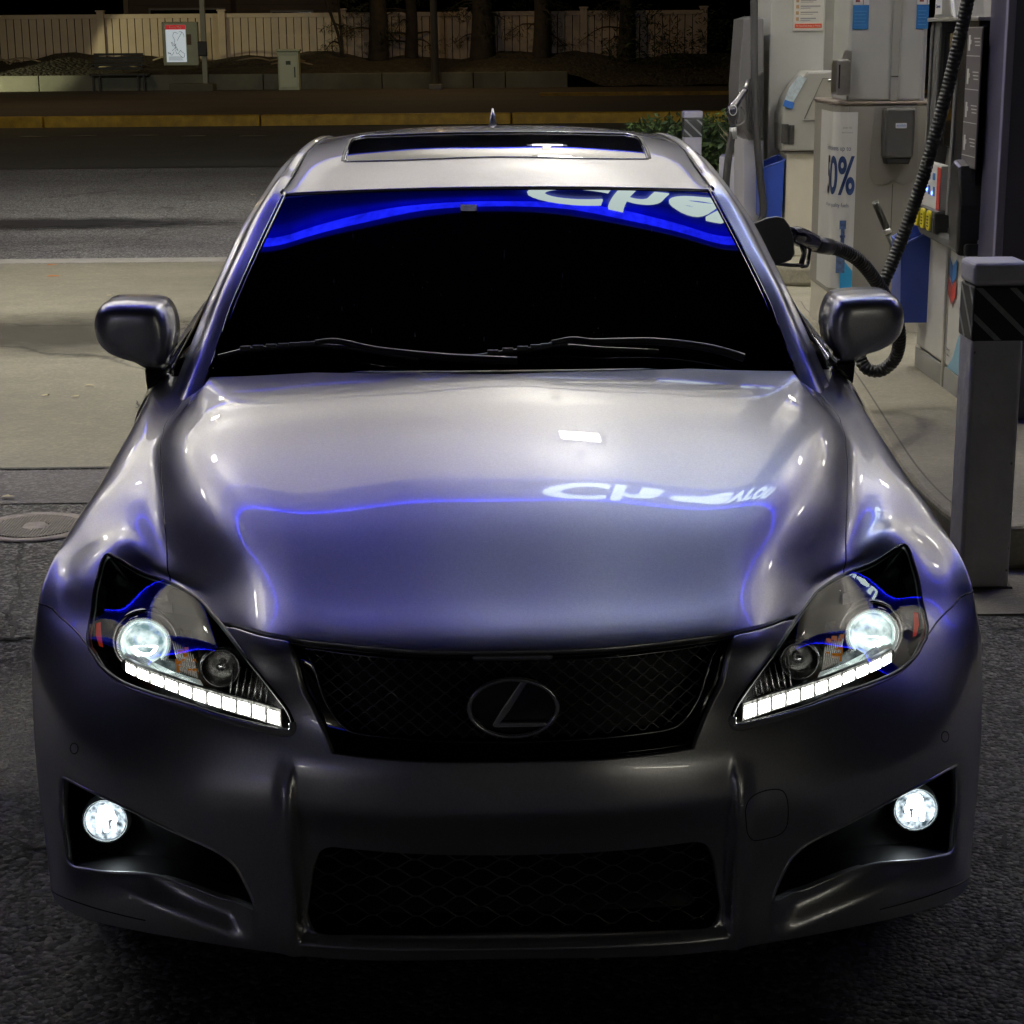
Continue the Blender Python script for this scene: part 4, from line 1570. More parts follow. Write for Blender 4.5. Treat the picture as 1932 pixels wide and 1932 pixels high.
# ---- doors, rear quarter and tail: one side surface, cut into panels
SIDE = Surf([
 [(.80, 1.49, .925), (.845, 1.49, .875), (.886, 1.49, .68), (.889, 1.49, .45), (.875, 1.49, .22)],
 [(.805, 1.80, .945), (.855, 1.80, .905), (.892, 1.80, .70), (.893, 1.80, .45), (.875, 1.80, .22)],
 [(.808, 2.2, .962), (.862, 2.2, .925), (.898, 2.2, .72), (.896, 2.2, .46), (.876, 2.2, .22)],
 [(.811, 2.7, .977), (.865, 2.7, .945), (.900, 2.7, .74), (.898, 2.7, .47), (.877, 2.7, .22)],
 [(.811, 3.1, .987), (.867, 3.1, .955), (.905, 3.1, .75), (.900, 3.1, .50), (.880, 3.1, .24)],
 [(.806, 3.5, .995), (.866, 3.5, .96), (.910, 3.5, .80), (.912, 3.5, .72), (.908, 3.5, .68)],
 [(.79, 3.9, 1.0), (.850, 3.9, .955), (.895, 3.9, .78), (.902, 3.9, .68), (.90, 3.9, .62)],
 [(.77, 4.2, .985), (.820, 4.2, .93), (.865, 4.2, .72), (.870, 4.2, .50), (.84, 4.2, .26)],
 [(.735, 4.42, .93), (.77, 4.43, .88), (.815, 4.44, .66), (.82, 4.44, .45), (.78, 4.42, .22)],
 [(.60, 4.52, .86), (.62, 4.54, .80), (.64, 4.58, .62), (.64, 4.58, .42), (.60, 4.54, .22)],
 [(.0, 4.575, .84), (.0, 4.60, .78), (.0, 4.66, .60), (.0, 4.66, .42), (.0, 4.62, .22)],
])
su0, su1 = SIDE.ku[0], SIDE.ku[-1]


def vof(y):
    P = SIDE.ev([[su1 * .3, v] for v in np.linspace(0, SIDE.kv[7], 200)])
    return np.interp(y, P[:, 1], np.linspace(0, SIDE.kv[7], 200))


v_ = [vof(1.505), vof(2.55), vof(3.42)]
vend = SIDE.kv[-1]
for sg in (1, -1):
    d1 = patch("front_door", SIDE, [np.array([su0, v_[0]]), np.array([su1, v_[0]]), np.array([su1, v_[1]]), np.array([su0, v_[1]])], PAINT, CAR, res=.035, gap=.002, rim=.01, sgn=sg)
    d2 = patch("rear_door", SIDE, [np.array([su0, v_[1]]), np.array([su1, v_[1]]), np.array([su1, v_[2] - .12]), np.array([su0, v_[2]])], PAINT, CAR, res=.035, gap=.002, rim=.01, sgn=sg)
    patch("rear_quarter", SIDE, [np.array([su0, v_[2]]), np.array([su1, v_[2] - .12]), np.array([su1, vof(4.4) + .1]), np.array([su0, vof(4.4) + .1])], PAINT, CAR, res=.035, gap=.002, rim=.01, sgn=sg)
    patch("rear_bumper", SIDE, [np.array([su0, vof(4.4) + .1]), np.array([su1, vof(4.4) + .1]), np.array([su1, vend]), np.array([su0, vend])], PAINT, CAR, res=.04, gap=.001, sgn=sg)
    for d, yy in ((d1, 2.4), (d2, 3.25)):
        tube("door_handle", PAINT, d, [(.895 * sg, yy - .2, .80), (.925 * sg, yy - .17, .805), (.925 * sg, yy - .03, .81), (.895 * sg, yy, .81)], .011, 8)
    # wheels
    for yy in (.84, 3.55):
        c = Vector((sg * .772, yy, .325))
        w = lathe("wheel", mat("alloy_rim", (.45, .45, .46), .3, 1, noise=.1), CAR, [(0, .055), (.06, .06), (.07, .045), (.20, .035), (.222, .06), (.225, -.12)], c, (sg, 0, 0), 40)
        lathe("tyre", RUBBER, w, [(.225, .09), (.25, .105), (.30, .10), (.320, .085), (.325, .0), (.320, -.085), (.30, -.10), (.225, -.10)], c, (sg, 0, 0), 48)
        bm = bmesh.new()
        for k in range(5):
            a = k * 2 * math.pi / 5
            add_tube(bm, [c + Vector((sg * .062, math.cos(a) * .05, math.sin(a) * .05)), c + Vector((sg * .055, math.cos(a) * .215, math.sin(a) * .215))], .02, 6)
        link("spokes", bm, MATS["alloy_rim"], w)
        # inner arch
        bm = bmesh.new()
        arc = [(yy + math.cos(t) * .372, .325 + math.sin(t) * .372) for t in np.linspace(-.3, math.pi + .3, 22)]
        va = [bm.verts.new((sg * .80, a, b)) for a, b in arc]
        vb = [bm.verts.new((sg * .62, a, b)) for a, b in arc]
        for i in range(len(arc) - 1):
            f = bm.faces.new((va[i], va[i + 1], vb[i + 1], vb[i]))
            f.smooth = True
        link("arch_liner", bm, BLACK, CAR)

# ---- inner cabin floor so that dark glass has something dark behind it
# ---- cowl and wipers
bm = bmesh.new()
cw = [(-.66, 1.40, .955), (-.45, 1.30, .968), (-.2, 1.245, .975), (0, 1.23, .977), (.2, 1.245, .975), (.45, 1.30, .968), (.66, 1.40, .955)]
add_tube(bm, crom(cw, 5), .012, 6)
link("cowl", bm, BLACK, CAR)


def on_ws(px, py, off):
    loc, n, fi, d = WS.bvh().ray_cast(Vector(CAM_P), ray(px, py))
    if loc is None:
        WSL = [Vector(CAM_P) + ray(px, py) * t for t in np.linspace(3.5, 5.5, 60)]
        best = min(((WS.tree.find_nearest(q)[3], WS.tree.find_nearest(q)[0]) for q in WSL), key=lambda a: a[0])
        return best[1] + Vector((0, -.012, .02)) * (off / .02)
    if n.y > 0:
        n = -n
    return loc + n * off


def on_ws_full(px, py, off):
    """both halves: mirror the ray for the left half"""
    o, d = Vector(CAM_P), ray(px, py)
    if at(px, py, 1.4).x < 0:
        o, d = Vector((-o.x, o.y, o.z)), Vector((-d.x, d.y, d.z))
        loc, n, fi, dd = WS.bvh().ray_cast(o, d)
        if loc is None:
            q = at(px, py, 1.28)
            return q
        if n.y > 0:
            n = -n
        p = loc + n * off
        return Vector((-p.x, p.y, p.z))
    loc, n, fi, dd = WS.bvh().ray_cast(o, d)
    if loc is None:
        return at(px, py, 1.28)
    if n.y > 0:
        n = -n
    return loc + n * off


WB = mat("wiper_black", (.02, .02, .022), .35)
for blade, arm in ((((418, 681), (470, 669), (540, 664), (600, 661), (680, 668), (790, 686)), ((600, 663), (640, 661), (720, 677), (850, 690), (975, 696))),
                   (((860, 687), (930, 677), (1010, 667), (1060, 662), (1130, 667), (1240, 672)), ((1040, 664), (1080, 658), (1120, 662), (1230, 661), (1330, 672), (1395, 689)))):
    bm = bmesh.new()
    add_tube(bm, crom([on_ws_full(a, b, .016) for a, b in blade], 5), .0055, 6)
    wp = link("wiper", bm, WB, CAR)
    bm = bmesh.new()
    add_tube(bm, crom([on_ws_full(a, b, .030) for a, b in arm], 5), [.006 + .004 * i / 25 for i in range(5 * (len(arm) - 1) + 1)], 8)
    link("wiper_arm", bm, mat("wiper_arm_grey", (.02, .02, .022), .4), wp)
    bm = bmesh.new()
    bl = crom([on_ws_full(a, b, .024) for a, b in blade[1:4]], 6)
    for q in bl[::2]:
        add_box(bm, q.x - .012, q.x + .012, q.y - .004, q.y + .004, q.z - .004, q.z + .004, .001)
    link("wiper_clips", bm, mat("wiper_clip", (.12, .12, .12), .4), wp)
# sticker inside the top of the screen
q0, q1 = on_ws(872, 387, .0), on_ws(897, 399, .0)
bm = bmesh.new()
cs = [on_ws_full(a, b, .003) for a, b in ((869, 400), (900, 400), (900, 388), (869, 388))]
bm.faces.new([bm.verts.new(p) for p in cs])
stk = link("windshield_sticker", bm, mat("sticker_grey", (.07, .07, .12), .5, noise=.9, nscale=260), CAR)
bm = bmesh.new()
rw_ = random.Random(21)
for _ in range(46):
    a, b = rw_.uniform(520, 1420), rw_.uniform(430, 640)
    if abs(a - 950) > 420 - (640 - b) * .35:
        continue
    q = on_ws_full(a, b, .0)
    l_ = rw_.choice([.002, .003, .004, .010])
    add_box(bm, q.x - .0006, q.x + .0006, q.y - .0045, q.y - .004, q.z - l_ / 2, q.z + l_ / 2, 0)
link("windshield_dust", bm, mat("dust_grey", (.28, .29, .33), .7), CAR)["kind"] = "stuff"
# antenna
a0 = at(928, 243, 3.36)
bm = bmesh.new()
add_tube(bm, [Vector((0, 3.40, 1.408)), Vector((0, 3.385, 1.43)), Vector((0, 3.40, 1.450)), Vector((0, 3.415, 1.470))], [.017, .012, .0075, .004], 10)
link("antenna", bm, PAINT, CAR)

# ---- mirrors
def pillow(name, m, parent, outline, yback, depth, power=2.6, rings=10, sgn=1, tilt=0.0, cx=None, cz=None):
    """rounded shell: outline in (x,z), bulging towards -y"""
    P = np.array(outline)
    c = P.mean(0) if cx is None else np.array([cx, cz])
    bm = bmesh.new()
    rs = []
    ks = [math.sin(math.pi / 2 * k / rings) for k in range(rings, 0, -1)]
    for s in ks:
        h = depth * (1 - s ** power) ** (1 / power)
        ring_ = []
        for p in P:
            q = c + (p - c) * s
            ring_.append(bm.verts.new((q[0] * sgn, yback - h + tilt * (q[0] - c[0]), q[1])))
        rs.append(ring_)
    tip = bm.verts.new((c[0] * sgn, yback - depth, c[1]))
    n = len(P)
    for a, b in zip(rs[:-1], rs[1:]):
        for i in range(n):
            f = bm.faces.new((a[i], a[(i + 1) % n], b[(i + 1) % n], b[i]))
            f.smooth = True
    for i in range(n):
        f = bm.faces.new((rs[-1][i], rs[-1][(i + 1) % n], tip))
        f.smooth = True
    # short return at the back
    bk = [bm.verts.new((v.co.x, v.co.y + .05, v.co.z)) for v in rs[0]]
    for i in range(n):
        f = bm.faces.new((bk[i], bk[(i + 1) % n], rs[0][(i + 1) % n], rs[0][i]))
        f.smooth = True
    f = bm.faces.new(bk)
    bmesh.ops.recalc_face_normals(bm, faces=bm.faces)
    return link(name, bm, m, parent)


mo = [(880, 640), (872, 560), (885, 440), (925, 320), (990, 240), (1100, 210), (1300, 198), (1530, 203), (1640, 235), (1710, 310), (1745, 420), (1745, 540), (1700, 660), (1600, 760), (1450, 830), (1290, 872), (1180, 930), (1090, 955), (985, 940), (955, 860), (905, 760)]
mo3 = [at((1900 + x / 4.293) * .7397, (700 + y / 4.293) * .7397, 1.56) for x, y in mo + mo[:1]]
mo3 = crom(mo3, 3)[:-1]
out2 = [(p.x, p.z) for p in mo3]
fo = [(960, 935), (1060, 945), (1175, 930), (1165, 1050), (1150, 1160), (1050, 1090), (945, 1005)]
fo3 = [at((1900 + x / 4.293) * .7397, (700 + y / 4.293) * .7397, 1.545) for x, y in fo]
for sg in (1, -1):
    mm = pillow("side_mirror", PAINT, CAR, out2, 1.61, .12, 4.4, 20, sg, tilt=.18, cx=at(1628, 610, 1.56).x, cz=at(1628, 605, 1.56).z)
    prism("mirror_foot", mat("satin_black", (.02, .02, .02), .3, coat=.4), mm, [(p.x * sg, p.z) for p in fo3], 'y', 1.50, 1.60, .008, 3)

# ---- open fuel flap
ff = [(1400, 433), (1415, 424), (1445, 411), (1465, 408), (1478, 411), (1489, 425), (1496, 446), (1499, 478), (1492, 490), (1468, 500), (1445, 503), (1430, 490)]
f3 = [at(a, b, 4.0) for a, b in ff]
fl = prism("fuel_flap", mat("flap_shaded_grey", (.11, .11, .12), .4, coat=.4), CAR, [(p.x, p.z) for p in f3], 'y', 3.99, 4.005, .004, 2)  # the painted flap's unlit look put into a dark grey colour
tube("flap_hinge", BLACK, fl, [(.86, 4.02, .95), (.93, 4.0, .95)], .018, 8)

# ================================================================== pump island
def rounded_rect(x0, x1, y0, y1, r, n=5):
    out = []
    for cx, cy, a0 in ((x1 - r, y1 - r, 0), (x0 + r, y1 - r, 90), (x0 + r, y0 + r, 180), (x1 - r, y0 + r, 270)):
        for k in range(n + 1):
            a = math.radians(a0 + 90 * k / n)
            out.append((cx + r * math.cos(a), cy + r * math.sin(a)))
    return out


isl = [(1.52, 2.98), (1.49, 3.35), (1.50, 3.85), (1.55, 4.5), (1.60, 5.1), (1.64, 5.6), (1.70, 6.4), (1.76, 7.2), (1.80, 8.2), (2.0, 8.45), (6.5, 8.45), (6.5, 2.98)]
bm = bmesh.new()
ip = [(p.x, p.y) for p in crom([(a, b, 0) for a, b in isl], 3)]
add_prism(bm, ip, 'z', 0.0, .15, .02, 3)
tag(link("pump_island", bm, CONC_ISL), kind='structure')
bm = bmesh.new()
edge = [Vector((p[0] + .055, p[1], .1515)) for p in ip[:27]]
for a, b in zip(edge[:-1], edge[1:]):
    q = (b - a).normalized()
    nrm = Vector((q.y, -q.x, 0))
    vs = [bm.verts.new(p) for p in (a - nrm * .004, b - nrm * .004, b + nrm * .004, a + nrm * .004)]
    bm.faces.new(vs)
tag(link("kerb_joint", bm, mat("joint_grey", (.10, .09, .075), .9)), kind='structure')
bm = bmesh.new()
add_prism(bm, rounded_rect(1.98, 6.5, 9.95, 14.6, .25), 'z', 0.0, .15, .03, 3)
tag(link("pump_island", bm, CONC_ISL), kind='structure')
bm = bmesh.new()
add_box(bm, 1.36, 9, 2.50, 2.975, 0, .006, 0)
tag(link("concrete_apron", bm, CONC_ISL), kind='structure')

# ---- bollards
BOLL = mat("bollard_white", (.78, .77, .78), .55, noise=.12, nscale=9, bump=.5, bscale=26, bdist=.006)
BAND = mat("bollard_band", (.012, .016, .016), .5, noise=.3, nscale=20)
STR = mat("bollard_stripe", (.38, .39, .38), .5, noise=.2, nscale=30)


def bollard(x, y, w, h, label):
    t = thing("bollard", label, "bollard", (x, y, 0), "square striped bollards guarding the pumps")
    x0, x1, y0, y1 = x - w / 2, x + w / 2, y - w / 2, y + w / 2
    box("post", BOLL, t, x0 + .004, x1 - .004, y0 + .004, y1 - .004, 0, h - .07, .012)
    box("cap", BOLL, t, x0 - .004, x1 + .004, y0 - .004, y1 + .004, h - .07, h, .016, 3)
    bm = bmesh.new()
    rb = random.Random(int(x * 100))
    for _ in range(7):
        zz = rb.uniform(.02, h - .26) if rb.random() < .6 else rb.uniform(.01, .15)
        xx = rb.uniform(x0 + .01, x1 - .01) if rb.random() < .6 else rb.choice((x0 + .012, x1 - .012))
        s_ = rb.uniform(.001, .0035)
        vs = [bm.verts.new((xx + s_ * rb.uniform(.5, 1.6) * math.cos(t), y0 + .0032, zz + s_ * rb.uniform(.5, 2.2) * math.sin(t))) for t in (0, 1.1, 2.2, 3.1, 4.2, 5.3)]
        bm.faces.new(vs)
    link("paint_chips", bm, mat("chip_grey", (.28, .27, .26), .8), t)["kind"] = "stuff"
    box("base_grime", mat("grime", (.06, .055, .05), .8, noise=.5, nscale=30), t, x0 - .006, x1 + .006, y0 - .006, y1 + .006, 0, .012, .003)
    zb, zt = h - .24, h - .072
    b = box("reflective_band", BAND, t, x0, x1, y0, y1, zb, zt, .008)
    bm = bmesh.new()
    for s in range(-1, 3):
        for face in range(2):
            # diagonal stripe, clipped to the face
            lo, hi = x0 + .004, x1 - .004
            a0 = lo + s * w * .62
            poly = []
            for (uu, zz) in ((a0, zt - .004), (a0 + .022, zt - .004), (a0 + .022 + (zt - zb), zb + .004), (a0 + (zt - zb), zb + .004)):
                poly.append((uu, zz))
            # clip against lo/hi
            def clip(poly, c, keep_less):
                out = []
                for i in range(len(poly)):
                    p, q = poly[i], poly[(i + 1) % len(poly)]
                    pi = (p[0] <= c) if keep_less else (p[0] >= c)
                    qi = (q[0] <= c) if keep_less else (q[0] >= c)
                    if pi:
                        out.append(p)
                    if pi != qi:
                        tt = (c - p[0]) / (q[0] - p[0])
                        out.append((c, p[1] + (q[1] - p[1]) * tt))
                return out
            poly = clip(clip(poly, hi, True), lo, False)
            if len(poly) < 3:
                continue
            if face == 0:
                vs = [bm.verts.new((p[0], y0 - .0015, p[1])) for p in poly]
            else:
                vs = [bm.verts.new((x0 - .0015, y1 - (p[0] - x0), p[1])) for p in poly]
            bm.faces.new(vs)
    link("stripes", bm, STR, b)
    return t


bollard(1.527, 2.845, .165, 1.03, "near square white bollard with a dark striped band on the apron at the island's end")
bollard(1.95, 15.0, .175, .99, "distant small striped white bollard beside the shrubs behind the car roof")

# ---- near pump
PX = 2.03
pump = thing("fuel_pump", "near fuel pump with white base panels, yellow grade buttons and black ribbed hose", "fuel pump", (2.4, 5.6, .15), "fuel pumps")
box("base_cabinet", WHITEPL, pump, PX + .004, 2.60, 4.98, 6.00, .25, .86, .012)
box("plinth", DARKGREY, pump, PX + .02, 2.58, 5.0, 5.97, .15, .25, .004)
box("corner_post", STEEL, pump, PX - .008, PX + .03, 5.41, 5.445, .15, .86, .004)
box("plinth_trim", GREYCLAD, pump, PX - .002, PX + .01, 4.99, 5.98, .15, .245, .002)
# Panel art on the near panel
bm = bmesh.new()
yc = 5.335
w = .066


def side_poly(bm, pts, x, mi=0):
    f = bm.faces.new([bm.verts.new((x, a, b)) for a, b in pts])
    f.material_index = mi


for zt_, m1, m2 in ((.735, 0, 1), (.655, 2, 3)):
    pass
side_poly(bm, [(yc + w, .745), (yc, .705), (yc, .625), (yc + w, .665)], PX - .003, 0)
side_poly(bm, [(yc, .705), (yc - w, .745), (yc - w, .665), (yc, .625)], PX - .003, 1)
side_poly(bm, [(yc + w, .655), (yc, .615), (yc, .535), (yc + w, .575)], PX - .003, 2)
side_poly(bm, [(yc, .615), (yc - w, .655), (yc - w, .575), (yc, .535)], PX - .003, 3)
link("chevron_mark", bm, [LOGODARKBLUE, SKYBLUE, LOGODARKRED, LOGORED], pump)
text("brand_lettering", "Chevron", .050, INKBLUE, pump, (PX - .004, yc, .785), (math.pi / 2, 0, -math.pi / 2), .0006, 'CENTER', .85)
text("small_print", "Chevron", .018, INKGREY, pump, (PX - .004, 5.35, .335), (math.pi / 2, 0, -math.pi / 2), .0004)
text("small_print", "Techron", .018, INKGREY, pump, (PX - .004, 5.35, .310), (math.pi / 2, 0, -math.pi / 2), .0004)
bm = bmesh.new()
side_poly(bm, [(4.992, .252), (5.36, .252), (5.28, .30), (5.18, .42), (4.992, .50)], PX - .002)
link("blue_fade", bm, mat("fade_blue", (.22, .45, .62), .4), pump)
# upper housing: grey head, sloping sides in dark plastic
prism("head", mat("pump_head_grey", (.30, .29, .27), .35), pump, [(PX + .03, .86), (2.58, .86), (2.58, 2.25), (PX + .16, 2.25), (PX + .10, 1.72), (PX + .04, 1.1)], 'y', 4.99, 5.97, .015)
head = pump
prism("side_cowl", DARKGREY, pump, [(5.76, .98), (5.90, .98), (5.90, 1.72), (5.84, 1.78), (5.70, 1.78), (5.72, 1.6)], 'x', PX - .02, PX + .12, .01)
prism("nozzle_boot", mat("boot_black", (.012, .012, .014), .4, coat=.2), pump, [(4.99, .79), (5.13, .80), (5.17, .95), (5.17, 1.15), (5.12, 1.18), (5.02, 1.16), (4.98, 1.0)], 'x', PX - .08, PX + .06, .02, 3)
prism("screen_frame", mat("frame_silver", (.33, .33, .34), .3, .6), pump, [(5.38, .92), (5.42, .92), (5.36, 1.76), (5.32, 1.76)], 'x', PX - .03, PX + .10, .006)
prism("screen_frame", MATS["frame_silver"], pump, [(5.84, .95), (5.88, .95), (5.84, 1.76), (5.80, 1.76)], 'x', PX - .02, PX + .10, .006)
box("display_glass", GLOSSBLACK, pump, PX + .005, PX + .06, 5.42, 5.80, 1.20, 1.70, .006)
box("display_panel", mat("display_black", (.015, .015, .018), .2), pump, PX - .028, PX + .08, 5.0, 5.33, .98, 1.76, .012)
panel = box("instruction_panel", mat("instruction_grey", (.12, .11, .12), .35), pump, PX - .036, PX - .028, 4.93, 5.16, 1.15, 1.72, .004)
for k, wd in enumerate(("pay", "lift", "select", "return")):
    zz = 1.655 - k * .135
    bm = bmesh.new()
    add_box(bm, PX - .0375, PX - .0362, 4.94, 5.15, zz - .052, zz - .049, 0)
    add_box(bm, PX - .0385, PX - .0362, 5.10, 5.125, zz - .03, zz + .032, .002)
    add_box(bm, PX - .0385, PX - .0362, 5.085, 5.10, zz - .004, zz + .014, .002)
    for q in range(3):
        add_box(bm, PX - .0378, PX - .0362, 4.95, 5.04 - .01 * q, zz + .018 - q * .014, zz + .022 - q * .014, 0)
    link("pictogram", bm, STICKERWHITE, panel)
box("top_trim", mat("trim_silver", (.42, .42, .40), .3, .4), pump, PX - .04, PX + .12, 4.99, 5.88, 1.745, 1.762, .005)
cap = prism("brand_cap", MATS["trim_silver"], pump, [(5.45, 1.76), (5.80, 1.76), (5.76, 1.86), (5.52, 1.86)], 'x', PX - .03, PX + .16, .015)
box("brand_plate", STICKERWHITE, cap, PX - .034, PX - .028, 5.64, 5.76, 1.775, 1.845, .002)
text("plate_lettering", "Chevron", .022, INKBLUE, cap, (PX - .036, 5.70, 1.81), (math.pi / 2, 0, -math.pi / 2), .0004)
# grade panel and yellow buttons
grade = box("grade_panel", STICKERWHITE, pump, PX - .045, PX - .005, 5.46, 5.86, .93, 1.13, .004)
box("price_strip", LOGORED, grade, PX - .047, PX - .0455, 5.46, 5.52, .93, 1.12, 0)
bm = bmesh.new()
for k in range(3):
    add_box(bm, PX - .0475, PX - .0455, 5.56 + k * .09, 5.60 + k * .09, 1.06, 1.09, 0)
    add_box(bm, PX - .0475, PX - .0455, 5.56 + k * .09, 5.59 + k * .09, .99, 1.03, 0)
link("price_window", bm, SKYBLUE, grade)
bm = bmesh.new()
add_lathe(bm, [(0, .004), (.008, .002), (.009, 0)], (PX - .048, 5.60, 1.00), (-1, 0, 0), 12)
add_lathe(bm, [(0, .004), (.008, .002), (.009, 0)], (PX - .048, 5.70, 1.01), (-1, 0, 0), 12)
link("card_light", bm, emitter("card_led", (.1, .2, 1.0), 8), grade)
YB = mat("button_yellow", (.80, .68, .02), .35)
box("button_shelf", BLACK, pump, PX - .070, PX + .02, 5.44, 5.86, .83, .935, .015)
for k in range(3):
    y = 5.53 + k * .115
    bm = bmesh.new()
    add_prism(bm, rounded_rect(y - .036, y + .036, .84, .93, .024, 4), 'x', PX - .079, PX - .066, .004)
    bt = link("grade_button", bm, YB, pump)
    bm = bmesh.new()
    for q in range(4):
        add_box(bm, PX - .0805, PX - .0792, y - .014, y + .014, .858 + q * .014, .864 + q * .014, 0)
    link("button_print", bm, BLACK, bt)
prism("nozzle_tray", DARKGREY, pump, [(4.97, .79), (5.36, .79), (5.80, .80), (5.90, .84), (4.97, .84)], 'x', PX - .05, PX + .03, .012)
box("panel_lock", CHROME, pump, PX - .012, PX + .01, 5.10, 5.13, .755, .785, .004)

# ---- hose and nozzle in the car
HOSE = mat("hose_black", (.011, .011, .013), .55)
hp_ = [(1565, 465, 4.35), (1592, 474, 4.42), (1620, 491, 4.48), (1645, 520, 4.55), (1668, 556, 4.62), (1690, 600, 4.70), (1697, 640, 4.76), (1688, 677, 4.82), (1662, 699, 4.86), (1635, 695, 4.88), (1622, 668, 4.90), (1625, 625, 4.92), (1645, 575, 4.95), (1668, 530, 4.98), (1690, 480, 5.0), (1715, 415, 5.0), (1740, 340, 4.98), (1760, 270, 4.96), (1782, 190, 4.94), (1803, 105, 4.92), (1822, 20, 4.90), (1840, -80, 4.88), (1862, -200, 4.9), (1900, -300, 5.1)]
hpts = crom([at(*q) for q in hp_], 64)
rad = []
acc = 0
for i, p in enumerate(hpts):
    if i:
        acc += (p - hpts[i - 1]).length
    rad.append(.0270 + .0013 * math.tanh(2.5 * math.sin(acc * 2 * math.pi / .0165)) * (1 if i > 20 else .2))
hose = thing("fuel_hose", "black ribbed fuel hose hanging from the near pump in a loop to the car", "hose", tuple(hpts[500]))
bm = bmesh.new()
add_tube(bm, hpts, rad, 12)
link("ribbed_hose", bm, HOSE, hose)
bm = bmesh.new()
a, b = at(1535, 460, 4.28), at(1567, 466, 4.35)
add_tube(bm, [a, a.lerp(b, .3), a.lerp(b, .35), b], [.030, .030, .033, .031], 16)
link("swivel", bm, mat("swivel_grey", (.06, .06, .07), .3, coat=.3), hose)
nz = thing("fuel_nozzle", "black fuel nozzle plugged into the car's open filler", "nozzle", tuple(at(1520, 455, 4.2)))
bm = bmesh.new()
body = [at(1490, 442, 4.1), at(1505, 446, 4.15), at(1520, 451, 4.2), at(1538, 459, 4.28)]
add_tube(bm, crom(body, 4), [.028, .030, .033, .036, .037, .037, .036, .036, .035, .034, .033, .032, .031], 14)
link("nozzle_body", bm, mat("nozzle_black", (.012, .012, .03), .25, coat=.6), nz)
bm = bmesh.new()
add_tube(bm, [at(1490, 442, 4.1), at(1470, 440, 4.05), at(1440, 445, 4.02)], [.012, .012, .011], 10)
link("spout", bm, STEEL, nz)
bm = bmesh.new()
add_tube(bm, crom([at(1519, 465, 4.2), at(1518, 480, 4.18), at(1514, 496, 4.14), at(1512, 500, 4.13), at(1490, 500, 4.1), at(1464, 497, 4.06)], 4), .0075, 8)
add_tube(bm, crom([at(1529, 468, 4.24), at(1526, 482, 4.22), at(1523, 500, 4.2), at(1513, 503, 4.14)], 4), .0075, 8)
link("hand_guard", bm, BLACK, nz)
bm = bmesh.new()
add_tube(bm, [at(1512, 462, 4.18), at(1517, 478, 4.16), at(1512, 496, 4.13)], .0095, 8)
link("trigger", bm, BLACK, nz)

# ---- grey column tower with soap dispenser
cy = 7.0
col = thing("canopy_column", "light grey boxed canopy column carrying the soap dispenser and the white banner", "column", (2.05, 7.3, .15))
x0, x1 = 1.80, 2.36
front = rounded_rect(x0, x1, cy, cy + .7, .09, 6)
bm = bmesh.new()
add_prism(bm, front, 'z', .36, 1.335, .008)
link("lower_box", bm, mat("column_box_grey", (.235, .225, .195), .4, noise=.05, nscale=3, rvar=.08), col)
bm = bmesh.new()
add_prism(bm, rounded_rect(x0 + .005, x1 - .005, cy + .005, cy + .69, .088, 6), 'z', .15, .357, 0)
link("base_box", bm, CREAM, col)
bm = bmesh.new()
add_prism(bm, rounded_rect(x0 - .006, x1 + .006, cy - .006, cy + .706, .09, 6), 'z', 1.335, 1.352, .006)
link("box_rim", bm, mat("rim_brown", (.14, .11, .09), .4), col)
box("shaft", GREYLIGHT, col, 1.872, 2.262, cy + .10, cy + .55, 1.352, CZ0, .012)
box("shaft_channel", GREYCLAD, col, 2.095, 2.135, cy + .085, cy + .099, 1.352, CZ0, .003)
box("channel_joint", BLACK, col, 2.096, 2.134, cy + .083, cy + .0845, 1.475, 1.479, 0)
box("shaft_edge", mat("edge_grey", (.42, .42, .44), .3), col, 2.262, 2.283, cy + .12, cy + .5, 1.352, CZ0, .003)
box("panel_seam", BLACK, col, 2.108, 2.111, cy - .0015, cy + .002, .36, .93, 0)
box("panel_seam", mat("seam_brown", (.12, .11, .10), .6), col, 1.868, 1.871, cy + .002, cy + .012, .36, 1.33, 0)
# butterfly shaped backing plate
bp = [(2.0, 1.325), (1.985, 1.10), (1.985, .98), (2.01, .94), (2.05, .925), (2.085, .935), (2.11, .95), (2.135, .935), (2.17, .925), (2.21, .94), (2.235, .98), (2.235, 1.10), (2.22, 1.325)]
prism("backing_plate", mat("plate_grey", (.20, .19, .17), .5), col, bp, 'y', cy - .004, cy + .001, .001)
disp = thing("soap_dispenser", "dark grey soap dispenser with a pale label on the column", "soap dispenser", (2.11, cy - .06, 1.1))
dpts = rounded_rect(2.035, 2.19, 1.07, 1.325, .018, 4)
prism("dispenser_body", mat("dispenser_grey", (.045, .045, .045), .3, coat=.2), disp, dpts, 'y', cy - .11, cy - .004, .018, 3)
prism("dispenser_lever", BLACK, disp, [(2.045, 1.072), (2.18, 1.072), (2.17, 1.04), (2.055, 1.04)], 'y', cy - .10, cy - .004, .008, 2)
plate = box("dispenser_label", STICKERWHITE, disp, 2.088, 2.145, cy - .113, cy - .1095, 1.222, 1.248, .002)
text("label_lettering", "ecolab", .018, SKYBLUE, plate, (2.1165, cy - .1145, 1.236), (math.pi / 2, 0, 0), .0004)
